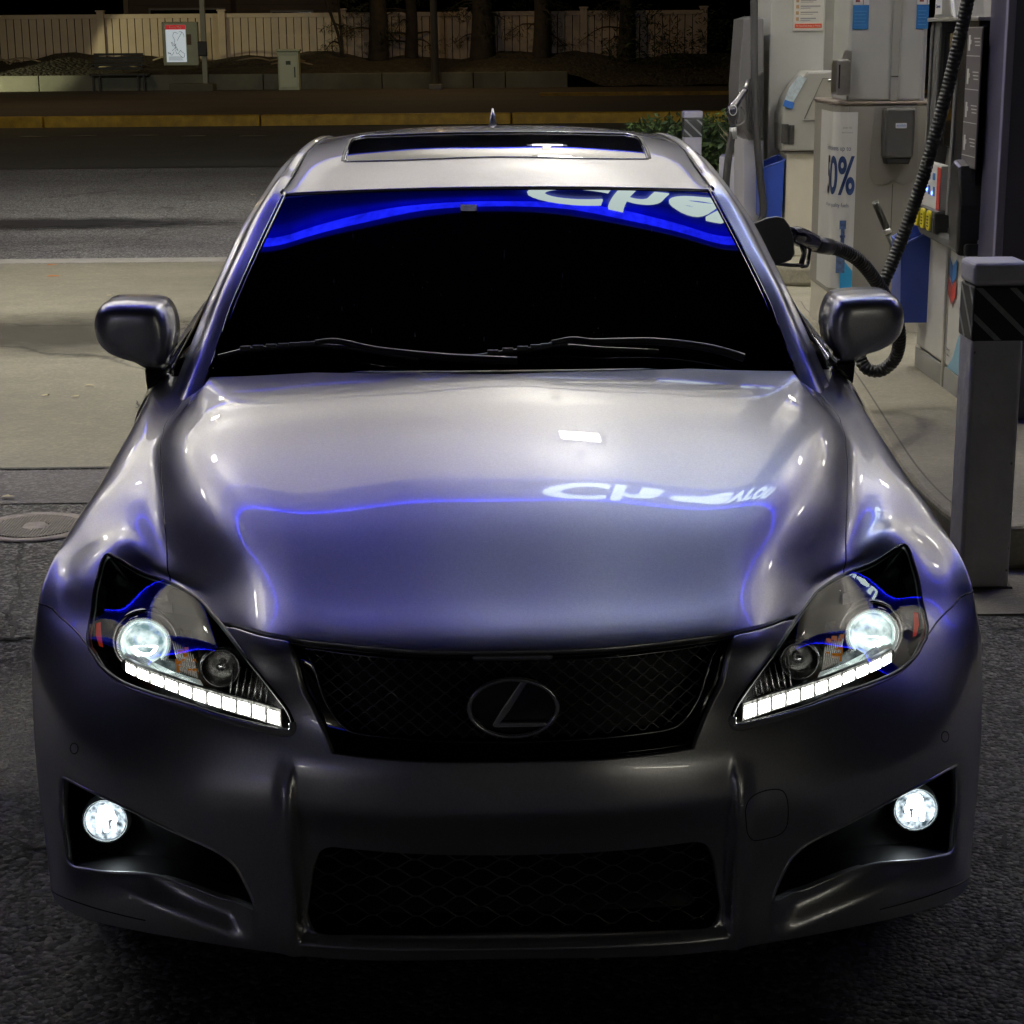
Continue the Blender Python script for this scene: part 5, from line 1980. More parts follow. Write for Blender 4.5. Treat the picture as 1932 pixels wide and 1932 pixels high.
# banner with rounded corner
ban = thing("banner", "tall white banner with large blue zero and percent sign on the column's corner", "banner", (1.83, cy - .003, .9))
bm = bmesh.new()
bx = []
for k in range(9):
    a = math.radians(180 + 90 * k / 8)
    bx.append((x0 + .09 + .0925 * math.cos(a), cy + .09 + .0925 * math.sin(a)))
bx = [(x0 - .0025, cy + .4)] + bx + [(1.915, cy - .0025)]
for i in range(len(bx) - 1):
    f = bm.faces.new([bm.verts.new((bx[i][0], bx[i][1], .385)), bm.verts.new((bx[i + 1][0], bx[i + 1][1], .385)), bm.verts.new((bx[i + 1][0], bx[i + 1][1], 1.30)), bm.verts.new((bx[i][0], bx[i][1], 1.30))])
bmesh.ops.remove_doubles(bm, verts=bm.verts, dist=.0001)
link("banner_sheet", bm, mat("banner_white", (.62, .62, .60), .3, noise=.03), ban)


def wrap(o):
    bm_ = bmesh.new()
    bm_.from_mesh(o.data)
    bmesh.ops.triangulate(bm_, faces=bm_.faces)
    for _ in range(3):
        es = [q for q in bm_.edges if q.calc_length() > .012]
        if not es:
            break
        bmesh.ops.subdivide_edges(bm_, edges=es, cuts=1)
        bmesh.ops.triangulate(bm_, faces=[f for f in bm_.faces if len(f.verts) > 3])
    bm_.to_mesh(o.data)
    bm_.free()
    """bend flat lettering round the rounded corner of the column"""
    for v in o.data.vertices:
        d = (x0 + .09) - v.co.x
        if d > 0:
            a = d / .0925
            if a < math.pi / 2:
                v.co.x, v.co.y = x0 + .09 - .0945 * math.sin(a), cy + .09 - .0945 * math.cos(a)
            else:
                v.co.x, v.co.y = x0 - .0045, cy + .09 + (d - .0925 * math.pi / 2)
    return o


ry = cy - .0045
wrap(text("banner_lettering", "50%", .27, INKBLUE, ban, (1.797, ry, .965), (math.pi / 2, 0, 0), .0003, 'CENTER', .50, .006))
wrap(text("banner_lettering", "Techron cleans up to", .036, INKBLUE, ban, (1.885, ry, 1.115), (math.pi / 2, 0, 0), .0003, 'RIGHT', .75))
wrap(text("banner_lettering", "with lower-quality fuels", .030, INKBLUE, ban, (1.883, ry, .822), (math.pi / 2, 0, 0), .0003, 'RIGHT', .75))
wrap(text("banner_lettering", "scan to", .018, INKGREY, ban, (1.862, ry, 1.222), (math.pi / 2, 0, 0), .0003, 'CENTER', .9))
wrap(text("banner_lettering", "learn more", .014, INKGREY, ban, (1.862, ry, 1.197), (math.pi / 2, 0, 0), .0003, 'CENTER', .9))
bm = bmesh.new()
bm.faces.new([bm.verts.new(p) for p in ((1.850, ry, .387), (1.914, ry, .387), (1.914, ry, .48), (1.850, ry, .555))])
link("banner_wedge", bm, mat("wedge_blue", (.02, .30, .62), .35), ban)
# picture of an engine valve and a bottle, drawn as plain shapes
bm = bmesh.new()
for (a, b, c, d) in ((1.838, 1.872, .70, .745), (1.846, 1.866, .615, .70), (1.842, 1.870, .655, .668), (1.826, 1.872, .47, .60), (1.822, 1.838, .58, .62), (1.846, 1.86, .59, .625)):
    add_box(bm, a, b, ry - .0008, ry, c, d, 0)
link("banner_picture", bm, mat("picture_blue", (.05, .09, .2), .4, noise=.8, nscale=40), ban)
# leaflets taped to the shaft
for nm_, x_, w_, lb in (("notice", 1.888, .082, "blue and white notice on the left of the column's shaft"), ("notice", 2.218, .062, "narrow blue and white notice on the right edge of the column's shaft")):
    nt_ = thing(nm_, lb, "notice", (x_ + .03, cy + .095, 1.9), "blue and white notices on the grey column")
    box("notice_blue", mat("notice_blue_mat", (.02, .13, .36), .4, noise=.1, nscale=40), nt_, x_, x_ + w_, cy + .096, cy + .0985, 1.715, 1.835, 0)
    top = box("notice_picture", STICKERWHITE, nt_, x_, x_ + w_, cy + .096, cy + .0985, 1.8365, 1.93, 0)
    bm = bmesh.new()
    for k in range(5):
        add_box(bm, x_ + .008, x_ + w_ - .012 - .006 * (k % 2), cy + .0952, cy + .0958, 1.735 + k * .017, 1.738 + k * .017, 0)
    link("notice_print", bm, mat("notice_print_blue", (.10, .27, .5), .4), nt_)
    bm = bmesh.new()
    add_box(bm, x_ + .012, x_ + .034, cy + .0952, cy + .0958, 1.85, 1.90, 0)
    add_box(bm, x_ + .05, x_ + .053, cy + .0952, cy + .0958, 1.8365, 1.93, 0)
    link("notice_print", bm, mat("print_maroon", (.15, .03, .04), .5), top)
# intercom box in steel on the corner
ic = thing("paper_towel_holder", "scratched steel holder fixed to the left side of the grey column", "holder", (1.83, cy + .1, 1.5))
prism("holder_body", STEEL, ic, [(1.800, 1.385), (1.86, 1.385), (1.865, 1.40), (1.865, 1.555), (1.85, 1.565), (1.80, 1.56), (1.793, 1.53), (1.793, 1.40)], 'y', cy - .02, cy + .14, .006)
box("holder_slot", BLACK, ic, 1.803, 1.811, cy - .0225, cy - .019, 1.42, 1.54, .001)
prism("holder_bracket", STEEL, ic, [(1.84, 1.566), (1.872, 1.566), (1.878, 1.61), (1.852, 1.612)], 'y', cy + .02, cy + .1, .003)

# ---- blue bins with squeegees
def bucket(xa, xb, y, z0, z1, d, label, grp):
    t = thing("squeegee_bin", label, "squeegee bin", ((xa + xb) / 2, y, z0), grp)
    bm = bmesh.new()
    # open box with slanted rim
    o = [(xa, y), (xb, y), (xb, y + d), (xa, y + d)]
    zt = [z1 - .10 * (z1 - z0) * 2, z1 - .02, z1, z1 - .16 * (z1 - z0)]
    vb = [bm.verts.new((a + .01 * (1 if a == xa else -1), b, z0)) for a, b in o]
    vt = [bm.verts.new((a, b, z)) for (a, b), z in zip(o, zt)]
    w = .008
    oi = [(xa + w, y + w), (xb - w, y + w), (xb - w, y + d - w), (xa + w, y + d - w)]
    vi = [bm.verts.new((a, b, z)) for (a, b), z in zip(oi, zt)]
    vj = [bm.verts.new((a, b, z0 + .02)) for a, b in oi]
    bm.faces.new(list(reversed(vb)))
    bm.faces.new(vj)
    for i in range(4):
        j = (i + 1) % 4
        bm.faces.new((vb[i], vb[j], vt[j], vt[i]))
        bm.faces.new((vt[i], vt[j], vi[j], vi[i]))
        bm.faces.new((vi[i], vi[j], vj[j], vj[i]))
    bmesh.ops.recalc_face_normals(bm, faces=bm.faces)
    link("bin_body", bm, BLUEPL, t)
    bm = bmesh.new()
    add_tube(bm, [v for v in [Vector((a, b, z)) for (a, b), z in zip(o, zt)]], .006, 6, closed=True)
    link("bin_rim", bm, mat("rim_blue", (.06, .10, .4), .35), t)
    return t


bucket(at(1697, 540, 5.80).x, at(1757, 540, 5.80).x, 5.80, .385, .835, .20, "large blue squeegee bin hanging between the grey column and the near pump", "blue squeegee bins")
bucket(1.93, 2.10, 10.48, .43, .85, .25, "smaller far blue squeegee bin with a black handle, on the back pump", "blue squeegee bins")
sq = thing("squeegee", "black squeegee handle leaning out of the large blue bin", "squeegee", (2.05, 6.55, .8))
tube("grip", mat("grip_black", (.02, .022, .02), .5), sq, [at(1651, 380, 6.62), at(1654, 388, 6.62), at(1674, 434, 6.61)], [.016, .018, .019], 10)
tube("handle_collar", STEEL, sq, [at(1672, 432, 6.61), at(1676, 440, 6.61)], .0205, 10)
tube("handle", MATS["grip_black"], sq, [at(1675, 438, 6.61), at(1700, 500, 6.60), at(1712, 530, 6.60)], .0155, 10)

# ---- far pump group
fy = 10.5
fp = thing("fuel_pump", "far grey fuel pump seen edge on behind the car, nozzle in its side", "fuel pump", (1.95, 11.2, .15), "fuel pumps")
A = lambda a, b, y=fy: at(a, b, y)
p0 = A(1470, 0, 10.85)
box("pump_case", GREYLIGHT, fp, 2.03, 2.42, 10.85, 11.5, .15, 3.2, .01)
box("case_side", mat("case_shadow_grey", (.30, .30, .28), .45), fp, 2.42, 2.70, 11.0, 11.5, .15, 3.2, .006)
hs = [(1402, 36), (1422, 30), (1440, 34), (1440, 265), (1412, 265), (1392, 230), (1392, 160), (1400, 60)]
prism("side_housing", mat("housing_grey", (.115, .115, .12), .35, coat=.2), fp, [(A(a, b, 10.7).x, A(a, b, 10.7).z) for a, b in hs], 'y', 10.68, 11.2, .01)
hs = [(1417, 150), (1440, 132), (1440, 262), (1424, 262), (1412, 245), (1410, 175)]
prism("nozzle_boot", BLACK, fp, [(A(a, b, 10.6).x, A(a, b, 10.6).z) for a, b in hs], 'y', 10.55, 10.7, .012)
prism("side_panel", mat("side_white", (.55, .55, .60), .35), fp, [(A(a, b, 10.72).x, A(a, b, 10.72).z) for a, b in ((1402, 262), (1440, 262), (1440, 430), (1402, 430))], 'y', 10.70, 11.2, .006)
hs = [A(1423, -60, 10.45), A(1423, 60, 10.45), A(1424, 180, 10.45), A(1428, 260, 10.45), A(1434, 330, 10.45), A(1440, 400, 10.47), A(1428, 425, 10.47), A(1405, 432, 10.46), A(1380, 400, 10.4), A(1370, 360, 10.38), A(1373, 310, 10.36), A(1380, 262, 10.36), A(1383, 245, 10.36)]
fh = tag(tube("fuel_hose", HOSE, None, crom(hs, 8), .026, 10), "thin black hose hanging straight down the far pump's side", "hose")
fn = thing("fuel_nozzle", "black fuel nozzle resting upright in the far pump's holder", "nozzle", tuple(A(1385, 205, 10.4)))
tube("nozzle_body", MATS["nozzle_black"], fn, crom([A(1383, 245, 10.36), A(1383, 225, 10.36), A(1382, 205, 10.36), A(1392, 190, 10.38), A(1407, 168, 10.42)], 4), [.022, .022, .024, .028, .034, .040, .044, .044, .042, .036, .030, .027, .025, .023, .022, .021, .020], 12)
tube("hand_guard", DARKGREY, fn, crom([A(1398, 200, 10.38), A(1406, 215, 10.4), A(1402, 232, 10.4), A(1388, 238, 10.37)], 4), .010, 8)
bm = bmesh.new()
c = A(1383, 208, 10.31)
add_tube(bm, [c + Vector((math.cos(t) * .026, 0, math.sin(t) * .034)) for t in np.linspace(0, 2 * math.pi, 17)[:-1]], .003, 5, closed=True)
link("nozzle_badge", bm, mat("badge_white", (.6, .6, .6), .4), fn)
tube("nozzle_cuff", mat("cuff_steel", (.30, .31, .32), .4, .5), fn, [A(1383, 240, 10.36), A(1383, 262, 10.36)], .027, 12)
tube("spout", STEEL, fn, [A(1405, 170, 10.42), A(1411, 152, 10.46)], .014, 8)

# ---- bill and coin console
cs = thing("payment_console", "grey payment console with sloped lid on a cream base behind the column", "console", (2.4, 10.7, .15))
box("base_cabinet", CREAM, cs, 2.115, 2.62, 10.5, 10.84, .15, .875, .008)
prof = [A(a, b) for a, b in ((1474, 284), (1474, 218), (1482, 190), (1502, 158), (1522, 135), (1620, 133), (1620, 286))]
prism("console_head", GREYCLAD, cs, [(p.x, p.z) for p in prof], 'y', 10.46, 10.82, .012, 2)
lid = [A(a, b, 10.455) for a, b in ((1517, 225), (1552, 148), (1610, 147), (1610, 223))]
prism("lid", mat("lid_grey", (.245, .24, .21), .4), cs, [(p.x, p.z) for p in lid], 'y', 10.448, 10.462, .003)
tube("lid_seam", mat("seam_dark", (.06, .06, .055), .5), cs, [(p.x, 10.447, p.z) for p in lid[:2]] + [(lid[2].x, 10.447, lid[2].z)], .003, 5)
tube("lid_edge", mat("edge_light", (.5, .5, .46), .4), cs, [A(1515, 226, 10.446), A(1610, 224, 10.446)], .0035, 5)
scr = [A(a, b, 10.45) for a, b in ((1480, 190), (1497, 192), (1522, 148), (1508, 143), (1490, 165))]
prism("sticker", mat("sticker_pale", (.50, .60, .66), .3, noise=.25, nscale=50), cs, [(p.x, p.z) for p in scr], 'y', 10.449, 10.458, 0)
scr = [A(a, b, 10.45) for a, b in ((1477, 200), (1495, 206), (1499, 194), (1481, 188))]
prism("sticker_blue", mat("sticker_blue_mat", (.03, .12, .42), .3), cs, [(p.x, p.z) for p in scr], 'y', 10.4475, 10.456, 0)
lathe("lock", CHROME, cs, [(0, .012), (.012, .010), (.013, 0)], A(1565, 152, 10.447), (0, -1, 0), 14)
for a, b in (((1475, 234), (1487, 270)), ((1489, 236), (1498, 272))):
    q0, q1 = A(*a, 10.45), A(*b, 10.45)
    box("slot", BLACK, cs, q0.x, q1.x, 10.447, 10.462, q1.z, q0.z, .002)
box("base_rim", GREYCLAD, cs, 2.10, 2.63, 10.485, 10.5, .868, .882, .003)
po = thing("poster", "white paper poster with a red bottom stripe taped to the far pump", "poster", tuple(A(1525, 30, 10.84)))
q0, q1 = A(1496, 58, 10.84), A(1556, -30, 10.84)
box("paper", mat("paper", (.66, .65, .60), .3, coat=.3), po, q0.x, q1.x, 10.838, 10.845, q0.z, q1.z, 0)
box("red_stripe", mat("poster_red", (.50, .07, .03), .4), po, q0.x + .012, q1.x - .012, 10.8355, 10.8375, q0.z + .018, q0.z + .048, 0)
text("stripe_lettering", "No Cleaned Bulk Bottles or Wetstop", .016, STICKERWHITE, po, ((q0.x + q1.x) / 2, 10.835, q0.z + .033), (math.pi / 2, 0, 0), .0002, 'CENTER', .72)
bm = bmesh.new()
bm2 = bmesh.new()
for k in range(6):
    z = q0.z + .08 + k * .042
    add_box(bm, q0.x + .05, q0.x + .16 + .015 * (k % 3), 10.8355, 10.8375, z, z + .008, 0)
    add_box(bm, q0.x + .05, q0.x + .12 + .02 * (k % 2), 10.8355, 10.8375, z - .012, z - .008, 0)
    add_box(bm2, q0.x + .018, q0.x + .038, 10.8355, 10.8375, z - .012, z + .012, 0)
link("poster_print", bm, INKGREY, po)
link("poster_icons", bm2, mat("icon_tan", (.35, .22, .10), .5, noise=.5), po)

# ---- white planter with shrub, shrub bed
pl = thing("planter", "square white concrete planter beside the far pump", "planter", (2.28, 14.3, .0))
bm = bmesh.new()
o = [(2.09, 14.05), (2.42, 13.98), (2.50, 14.30), (2.15, 14.38)]
add_prism(bm, o, 'z', .15, .63, .012)
link("planter_box", bm, mat("planter_white", (.52, .52, .55), .5, noise=.06, nscale=5), pl)


def leaf_clump(bm, c, r, n, size, rs_, flat=.6):
    for _ in range(n):
        while True:
            d = Vector((rs_.uniform(-1, 1), rs_.uniform(-1, 1), rs_.uniform(-1, 1)))
            if .25 < d.length < 1:
                break
        p = c + Vector((d.x * r[0], d.y * r[1], d.z * r[2]))
        a = Vector((rs_.gauss(0, 1), rs_.gauss(0, 1), rs_.gauss(0, 1))).normalized() * size * rs_.uniform(.5, 1.3)
        b = a.orthogonal().normalized() * a.length * flat
        f = bm.faces.new([bm.verts.new(q) for q in (p - a, p + b * .7, p + a, p - b * .7)])
        f.material_index = rs_.randrange(2)


LEAF = mat("leaf_green", (.05, .085, .018), .6, noise=.5, nscale=4)
LEAF2 = mat("leaf_dark", (.022, .045, .012), .6, noise=.4, nscale=5)
TWIG = mat("twig_brown", (.06, .045, .03), .8)
rs_ = random.Random(11)
sp_ = thing("planter_plant", "dry twiggy plant growing in the white planter", "plant", (2.35, 14.2, .63))
bm = bmesh.new()
for k in range(26):
    x, y = rs_.uniform(2.2, 2.44), rs_.uniform(14.08, 14.3)
    add_tube(bm, [(x, y, .60), (x + rs_.uniform(-.05, .05), y, .72), (x + rs_.uniform(-.12, .12), y + rs_.uniform(-.1, .1), .78 + rs_.random() * .12)], .004, 4)
link("twigs", bm, mat("dry_twig", (.22, .18, .12), .8), sp_)
hedge_specs = [(0.9, 18.6, .7, .35), (1.4, 18.3, .8, .62), (2.1, 18.2, .85, .78), (2.8, 18.0, .9, .84), (3.6, 18.2, .9, .86), (4.5, 18.5, .9, .8)]
bm = bmesh.new()
for (x, y, w, h) in hedge_specs:
    leaf_clump(bm, Vector((x, y, h * .45)), (w, .8, h * .62), 2200, .045, rs_)
for _ in range(60):
    x = rs_.uniform(-.6, 4.6)
    add_tube(bm, [(x, 17.9, 0), (x + rs_.uniform(-.2, .2), 17.7, .35)], .008, 4)
o = link("ground_cover", bm, [LEAF, LEAF2])
tag(o, "low green juniper shrubs in a bed behind the far bollard", "shrub", kind='stuff')
bm = bmesh.new()
add_box(bm, -1.0, 6, 16.9, 17.05, 0, .14, .02)
tag(link("bed_kerb", bm, mat("bed_brown", (.10, .05, .035), .8, noise=.3)), kind='structure')

# ---- manhole
mh = thing("manhole_cover", "round ribbed iron manhole cover in the asphalt left of the car", "manhole cover", (-1.66, 3.66, 0))
c = Vector((-1.655, 3.67, .004))
MS = .60
IRON = mat("iron", (.19, .165, .15), .5, .35, noise=.25, nscale=30)
lathe("cover_ring", IRON, mh, [(.275 * MS, .0), (.29 * MS, .008), (.325 * MS, .008), (.335 * MS, 0)], c, (0, 0, 1), 48)
lathe("cover_plate", mat("iron_dark", (.12, .11, .10), .55, .3, noise=.3, nscale=30), mh, [(0, .003), (.272 * MS, .003), (.274 * MS, -.001)], c, (0, 0, 1), 48)
bm = bmesh.new()
for k in range(-15, 16):
    x = k * .0103
    h = math.sqrt(max(0, (.262 * MS) ** 2 - x * x))
    segs = [(-h, h)]
    r0 = .082 * MS
    if abs(x) < r0:
        g_ = math.sqrt(r0 ** 2 - x * x)
        segs = [(-h, -g_), (g_, h)]
    for a, b in segs:
        if b - a > .01:
            add_box(bm, c.x + x - .0030, c.x + x + .0030, c.y + a, c.y + b, .006, .012, 0)
link("cover_ribs", bm, IRON, mh)
lathe("cover_boss", IRON, mh, [(0, .006), (.03 * MS, .009), (.062 * MS, .012), (.078 * MS, .004)], c, (0, 0, 1), 30)

# ---- fallen leaves and litter on the ground
LM = [mat("leaf_orange", (.35, .13, .03), .6), mat("leaf_tan", (.35, .30, .17), .6)]
spots = [(97, 501, 0), (101, 522, 0), (167, 729, 1), (141, 750, 1), (85, 748, 1), (312, 571, 1), (15, 940, 1), (60, 258, 1), (165, 257, 1), (265, 256, 1), (366, 257, 1), (480, 257, 1), (478, 368, 1), (205, 559, 1), (360, 640, 1)]
for i, (a, b, k) in enumerate(spots):
    far = b < 300
    p = atz(a, b, -.045 if far else .006)
    s = .30 if far else (.05 if k == 0 else .03)
    bm = bmesh.new()
    vs = []
    for q in range(7):
        t = q * 2 * math.pi / 7
        vs.append(bm.verts.new((p.x + s * rs_.uniform(.5, 1.2) * math.cos(t), p.y + s * .6 * rs_.uniform(.5, 1.2) * math.sin(t), p.z + rs_.uniform(.002, .012))))
    ctr = bm.verts.new((p.x, p.y, p.z + .012))
    for q in range(7):
        bm.faces.new((vs[q], vs[(q + 1) % 7], ctr))
    o = link("fallen_leaf", bm, LM[k] if not far else mat("road_scrap", (.25, .24, .2), .7))
    lab = ["orange fallen leaf on the pale concrete edge left of the car", "small orange leaf just below the pale concrete edge"]
    names = {2: "small leaf just right of the crack ahead of the left mirror", 3: "small leaf on the concrete left of the crack", 4: "leftmost small leaf low on the pale concrete slab", 5: "pale leaf beside the windshield pillar near the left mirror", 6: "small pale leaf at the photo's left edge above the manhole", 12: "tiny pale leaf on the asphalt behind the left roof pillar", 13: "tiny light fleck on the concrete above the left mirror", 14: "tiny leaf on the concrete right above the left mirror",
             7: "leftmost of the five pale scraps in the road", 8: "second from left of the five pale road scraps", 9: "middle one of the five pale road scraps", 10: "fourth from left of the five pale road scraps", 11: "rightmost of the five pale road scraps, nearest the car roof"}
    tag(o, lab[i] if i < 2 else names[i], "leaf", "scraps on the road" if far else "leaves on the forecourt")

# ================================================================== across the road
FY = 57.5
bm = bmesh.new()
xs = [-60, -9.5, -6.6, 3.6]
for a, b in ((-60, -20), (-20, -13.0), (-13.0, -6.4), (-6.4, -2.9), (-2.9, -.2), (-.2, .75), (.75, 2.6)):
    add_box(bm, a + .015, b - .015, 54.0, 54.3, .1, .58, .01)
rw = link("retaining_wall", bm, mat("wall_concrete", (.14, .145, .12), .8, noise=.25, nscale=1.2))
tag(rw, "low grey concrete retaining wall along the back of the far pavement", "wall")
# bank
bm = bmesh.new()
nx, ny = 150, 10
vs = []
for j in range(ny + 1):
    row = []
    for i in range(nx + 1):
        x = -45 + 90 * i / nx
        t = j / ny
        y = 54.3 + 3.2 * t
        z = .55 + .50 * t ** .8 + rs_.uniform(-.04, .04) + (.10 * math.sin(x * .9) + .08 * math.sin(x * 2.3)) * t
        if x > 2.6:
            z -= .4 * min(1, (x - 2.6)) * (1 - t)
        row.append(bm.verts.new((x, y, z)))
    vs.append(row)
for j in range(ny):
    for i in range(nx):
        bm.faces.new((vs[j][i], vs[j][i + 1], vs[j + 1][i + 1], vs[j + 1][i])).smooth = True
tag(link("bank", bm, SOIL), kind='structure')
bm = bmesh.new()
for _ in range(9):
    x = rs_.uniform(-15, -3)
    y = rs_.uniform(54.8, 56.8)
    z = .62 + (y - 54.3) * .16
    a = rs_.uniform(0, 6)
    add_tube(bm, crom([(x, y, z + .05), (x + .6 * math.cos(a), y + .2 * math.sin(a), z + .16), (x + 1.3 * math.cos(a), y + .4 * math.sin(a), z + .08)], 3), .03, 5)
tag(link("branch_litter", bm, mat("branch_pale", (.22, .18, .12), .8)), "pale fallen branches scattered on the dark bank", "branches", kind='stuff')
# vinyl fence: each panel and post
VINYL = mat("vinyl_fence", (.42, .34, .26), .5, noise=.08, nscale=2)
posts_x = [-15.5, -11.75, -8.0, -4.25, -0.5, 3.25, 7.0]
fence = thing("vinyl_fence", "long cream vinyl fence of upright boards on top of the bank", "fence", (-8, FY, 1.0))
for i, x in enumerate(posts_x):
    # post position comes from the photograph's fence rhythm
    box("post", VINYL, fence, x - .11, x + .11, FY - .1, FY + .1, .9, 2.42, .01)
    box("post_cap", VINYL, fence, x - .14, x + .14, FY - .13, FY + .13, 2.42, 2.47, .01)
for a, b in zip(posts_x[:-1], posts_x[1:]):
    bm = bmesh.new()
    n = 15
    for k in range(n):
        x0_ = a + .11 + (b - a - .22) * k / n
        x1_ = a + .11 + (b - a - .22) * (k + 1) / n
        add_box(bm, x0_ + .012, x1_ - .012, FY - .02 - .012 * (k % 2), FY + .02, .9, 2.22, .004, 1)
    link("board_panel", bm, VINYL, fence)
    box("top_rail", VINYL, fence, a + .11, b - .11, FY - .06, FY + .06, 2.22, 2.35, .008)
# transit map case on its post
MC = mat("case_metal", (.30, .33, .24), .45, .2, noise=.1, nscale=4)
yb = 53.7
g = lambda a, b, y=yb: at(a, b, y)
tm = thing("transit_map_case", "metal transit notice case with a lit white route map and red header", "notice case", tuple(g(345, 165)))
q0, q1 = g(310, 124), g(373, 41)
box("case", MC, tm, q0.x, q1.x, yb - .12, yb + .12, q0.z, q1.z, .02)
m0, m1 = g(316.5, 117), g(350.5, 47)
mp_ = box("map_sheet", mat("map_white", (.70, .76, .80), .4, emit=(.8, .92, 1.0), estr=.38), tm, m0.x, m1.x, yb - .135, yb - .125, m0.z, m1.z, 0)
box("map_header", mat("map_red", (.5, .02, .03), .4, emit=(1, .03, .04), estr=.25), mp_, m0.x, m1.x, yb - .142, yb - .136, m1.z - .13, m1.z, 0)
text("header_lettering", "Route Map", .10, STICKERWHITE, mp_, ((m0.x + m1.x) / 2, yb - .145, m1.z - .065), (math.pi / 2, 0, 0), .001, 'CENTER', .8)
bm = bmesh.new()
rr = random.Random(5)
for k in range(5):
    x = rr.uniform(m0.x + .08, m1.x - .1)
    z = rr.uniform(m0.z + .2, m1.z - .3)
    pts = [(x, yb - .138, z)]
    for q in range(6):
        x = min(max(x + rr.uniform(-.10, .12), m0.x + .05), m1.x - .05)
        z = min(max(z + rr.uniform(-.12, .14), m0.z + .1), m1.z - .2)
        pts.append((x, yb - .138, z))
    add_tube(bm, crom(pts, 3), .006, 4)
for k in range(4):
    add_box(bm, m0.x + .06, m1.x - .08 - .05 * rr.random(), yb - .139, yb - .136, m0.z + .05 + k * .03, m0.z + .06 + k * .03, 0)
link("map_lines", bm, INKGREY, mp_)
q = g(353, 66)
box("small_notice", mat("notice_brown", (.10, .05, .01), .5), tm, q.x, q.x + .13, yb - .13, yb - .121, q.z - .28, q.z + .02, 0)
lathe("lock", CHROME, tm, [(0, .03), (.03, .02), (.035, 0)], g(362, 93), (0, -1, 0), 12)
sp = thing("stop_pole", "square steel bus stop pole beside the transit map case", "pole", tuple(g(389, 168)))
q0, q1 = g(384, 170), g(393.5, 168)
box("pole", mat("pole_metal", (.20, .20, .16), .45, .3), sp, q0.x, q1.x, yb - .08, yb + .07, .13, 4.5, .01)
q = g(385, 106)
box("button_box", BLACK, sp, q.x - .14, q.x + .12, yb - .2, yb - .085, q.z, q.z + .42, .02)
q0 = g(325, 184)
box("pole_footing", mat("footing", (.10, .10, .08), .8), sp, q0.x, g(407, 184).x, yb - .5, yb + .4, .1, .33, .03)
# utility cabinet
uc = thing("utility_cabinet", "pale green metal utility cabinet with sloping lid on the far pavement", "cabinet", tuple(g(545, 174)))
CABM = mat("cabinet_green", (.42, .47, .33), .4, noise=.12, nscale=3)
q0, q1 = g(527.5, 171), g(564.5, 97)
box("cabinet_body", CABM, uc, q0.x, q1.x, yb - .25, yb + .25, q0.z, q1.z, .02)
box("cabinet_lid", CABM, uc, q0.x - .04, q1.x + .04, yb - .30, yb + .28, q1.z, q1.z + .07, .02)
box("cabinet_door", mat("cabinet_door_green", (.46, .51, .36), .35), uc, q0.x + .05, q1.x - .05, yb - .265, yb - .251, q0.z + .10, q1.z - .1, .006)
q = g(541, 122)
box("cabinet_label", mat("label_dark", (.03, .06, .02), .5), uc, q.x, q.x + .14, yb - .27, yb - .266, q.z, q.z + .11, 0)
q = g(557, 139)
box("cabinet_handle", BLACK, uc, q.x, q.x + .03, yb - .29, yb - .266, q.z - .1, q.z + .2, .004)
box("cabinet_plinth", MATS["footing"], uc, q0.x - .02, q1.x + .02, yb - .28, yb + .28, .1, q0.z, .01)
# bench
BM_ = mat("bench_dark", (.012, .013, .018), .5)
be = thing("bench", "dark metal slatted bench on the far pavement before the low wall", "bench", tuple(g(222, 183, 53.6)))
q0, q1 = g(172, 157, 53.6), g(268, 155, 53.6)
zs = .62
box("seat", BM_, be, q0.x, q1.x + .2, 53.4, 53.9, zs - .05, zs, .01)
bm = bmesh.new()
for k in range(5):
    add_box(bm, q0.x + .05, q1.x + .02, 53.92, 53.95, zs + .12 + k * .10, zs + .19 + k * .10, .005)
link("backrest", bm, BM_, be)
for x in (q0.x + .06, q0.x + .25, q1.x - .12, q1.x + .05):
    box("leg", BM_, be, x, x + .055, 53.45, 53.52, .13, zs - .05, .003)
for x in (q0.x + .02, q1.x + .02):
    box("armrest", BM_, be, x, x + .05, 53.4, 53.9, zs + .2, zs + .25, .006)
# lamp pole
lp_ = thing("street_lamp_pole", "tall slim grey street lamp pole with square foot behind the car's antenna", "lamp pole", tuple(g(822, 178, 52.8)))
q = g(822, 176, 52.8)
tube("pole", mat("lamp_pole_grey", (.20, .19, .16), .5, .2), lp_, [(q.x, 52.8, .13), (q.x - .06, 52.8, 7.5)], [.115, .075], 12)
box("pole_base", MATS["lamp_pole_grey"], lp_, q.x - .19, q.x + .19, 52.6, 53.0, .13, .28, .015)
# house behind the fence
ho = thing("house", "brown sided house behind the cream fence with dark windows", "house", (-9, 64, 0))
HS = mat("house_siding", (.085, .052, .028), .7, noise=.12, nscale=2)
hx0, hx1 = at(237, 30, 64).x, at(640, 30, 64).x
box("wall", HS, ho, hx0, hx1, 64, 72, 0, 6.5, .02)
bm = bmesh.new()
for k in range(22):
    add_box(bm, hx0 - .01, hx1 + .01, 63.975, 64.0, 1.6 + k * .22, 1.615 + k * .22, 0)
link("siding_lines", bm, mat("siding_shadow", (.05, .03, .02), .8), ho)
box("corner_board", mat("corner_board_mat", (.17, .12, .07), .6), ho, hx0 - .05, hx0 + .12, 63.93, 64.05, 0, 6.5, .01)
prism("roof", mat("roof_dark", (.02, .018, .016), .8), ho, [(hx0 - .6, 6.5), (hx1 + .6, 6.5), ((hx0 + hx1) / 2, 8.6)], 'y', 63.4, 72.5, .02)
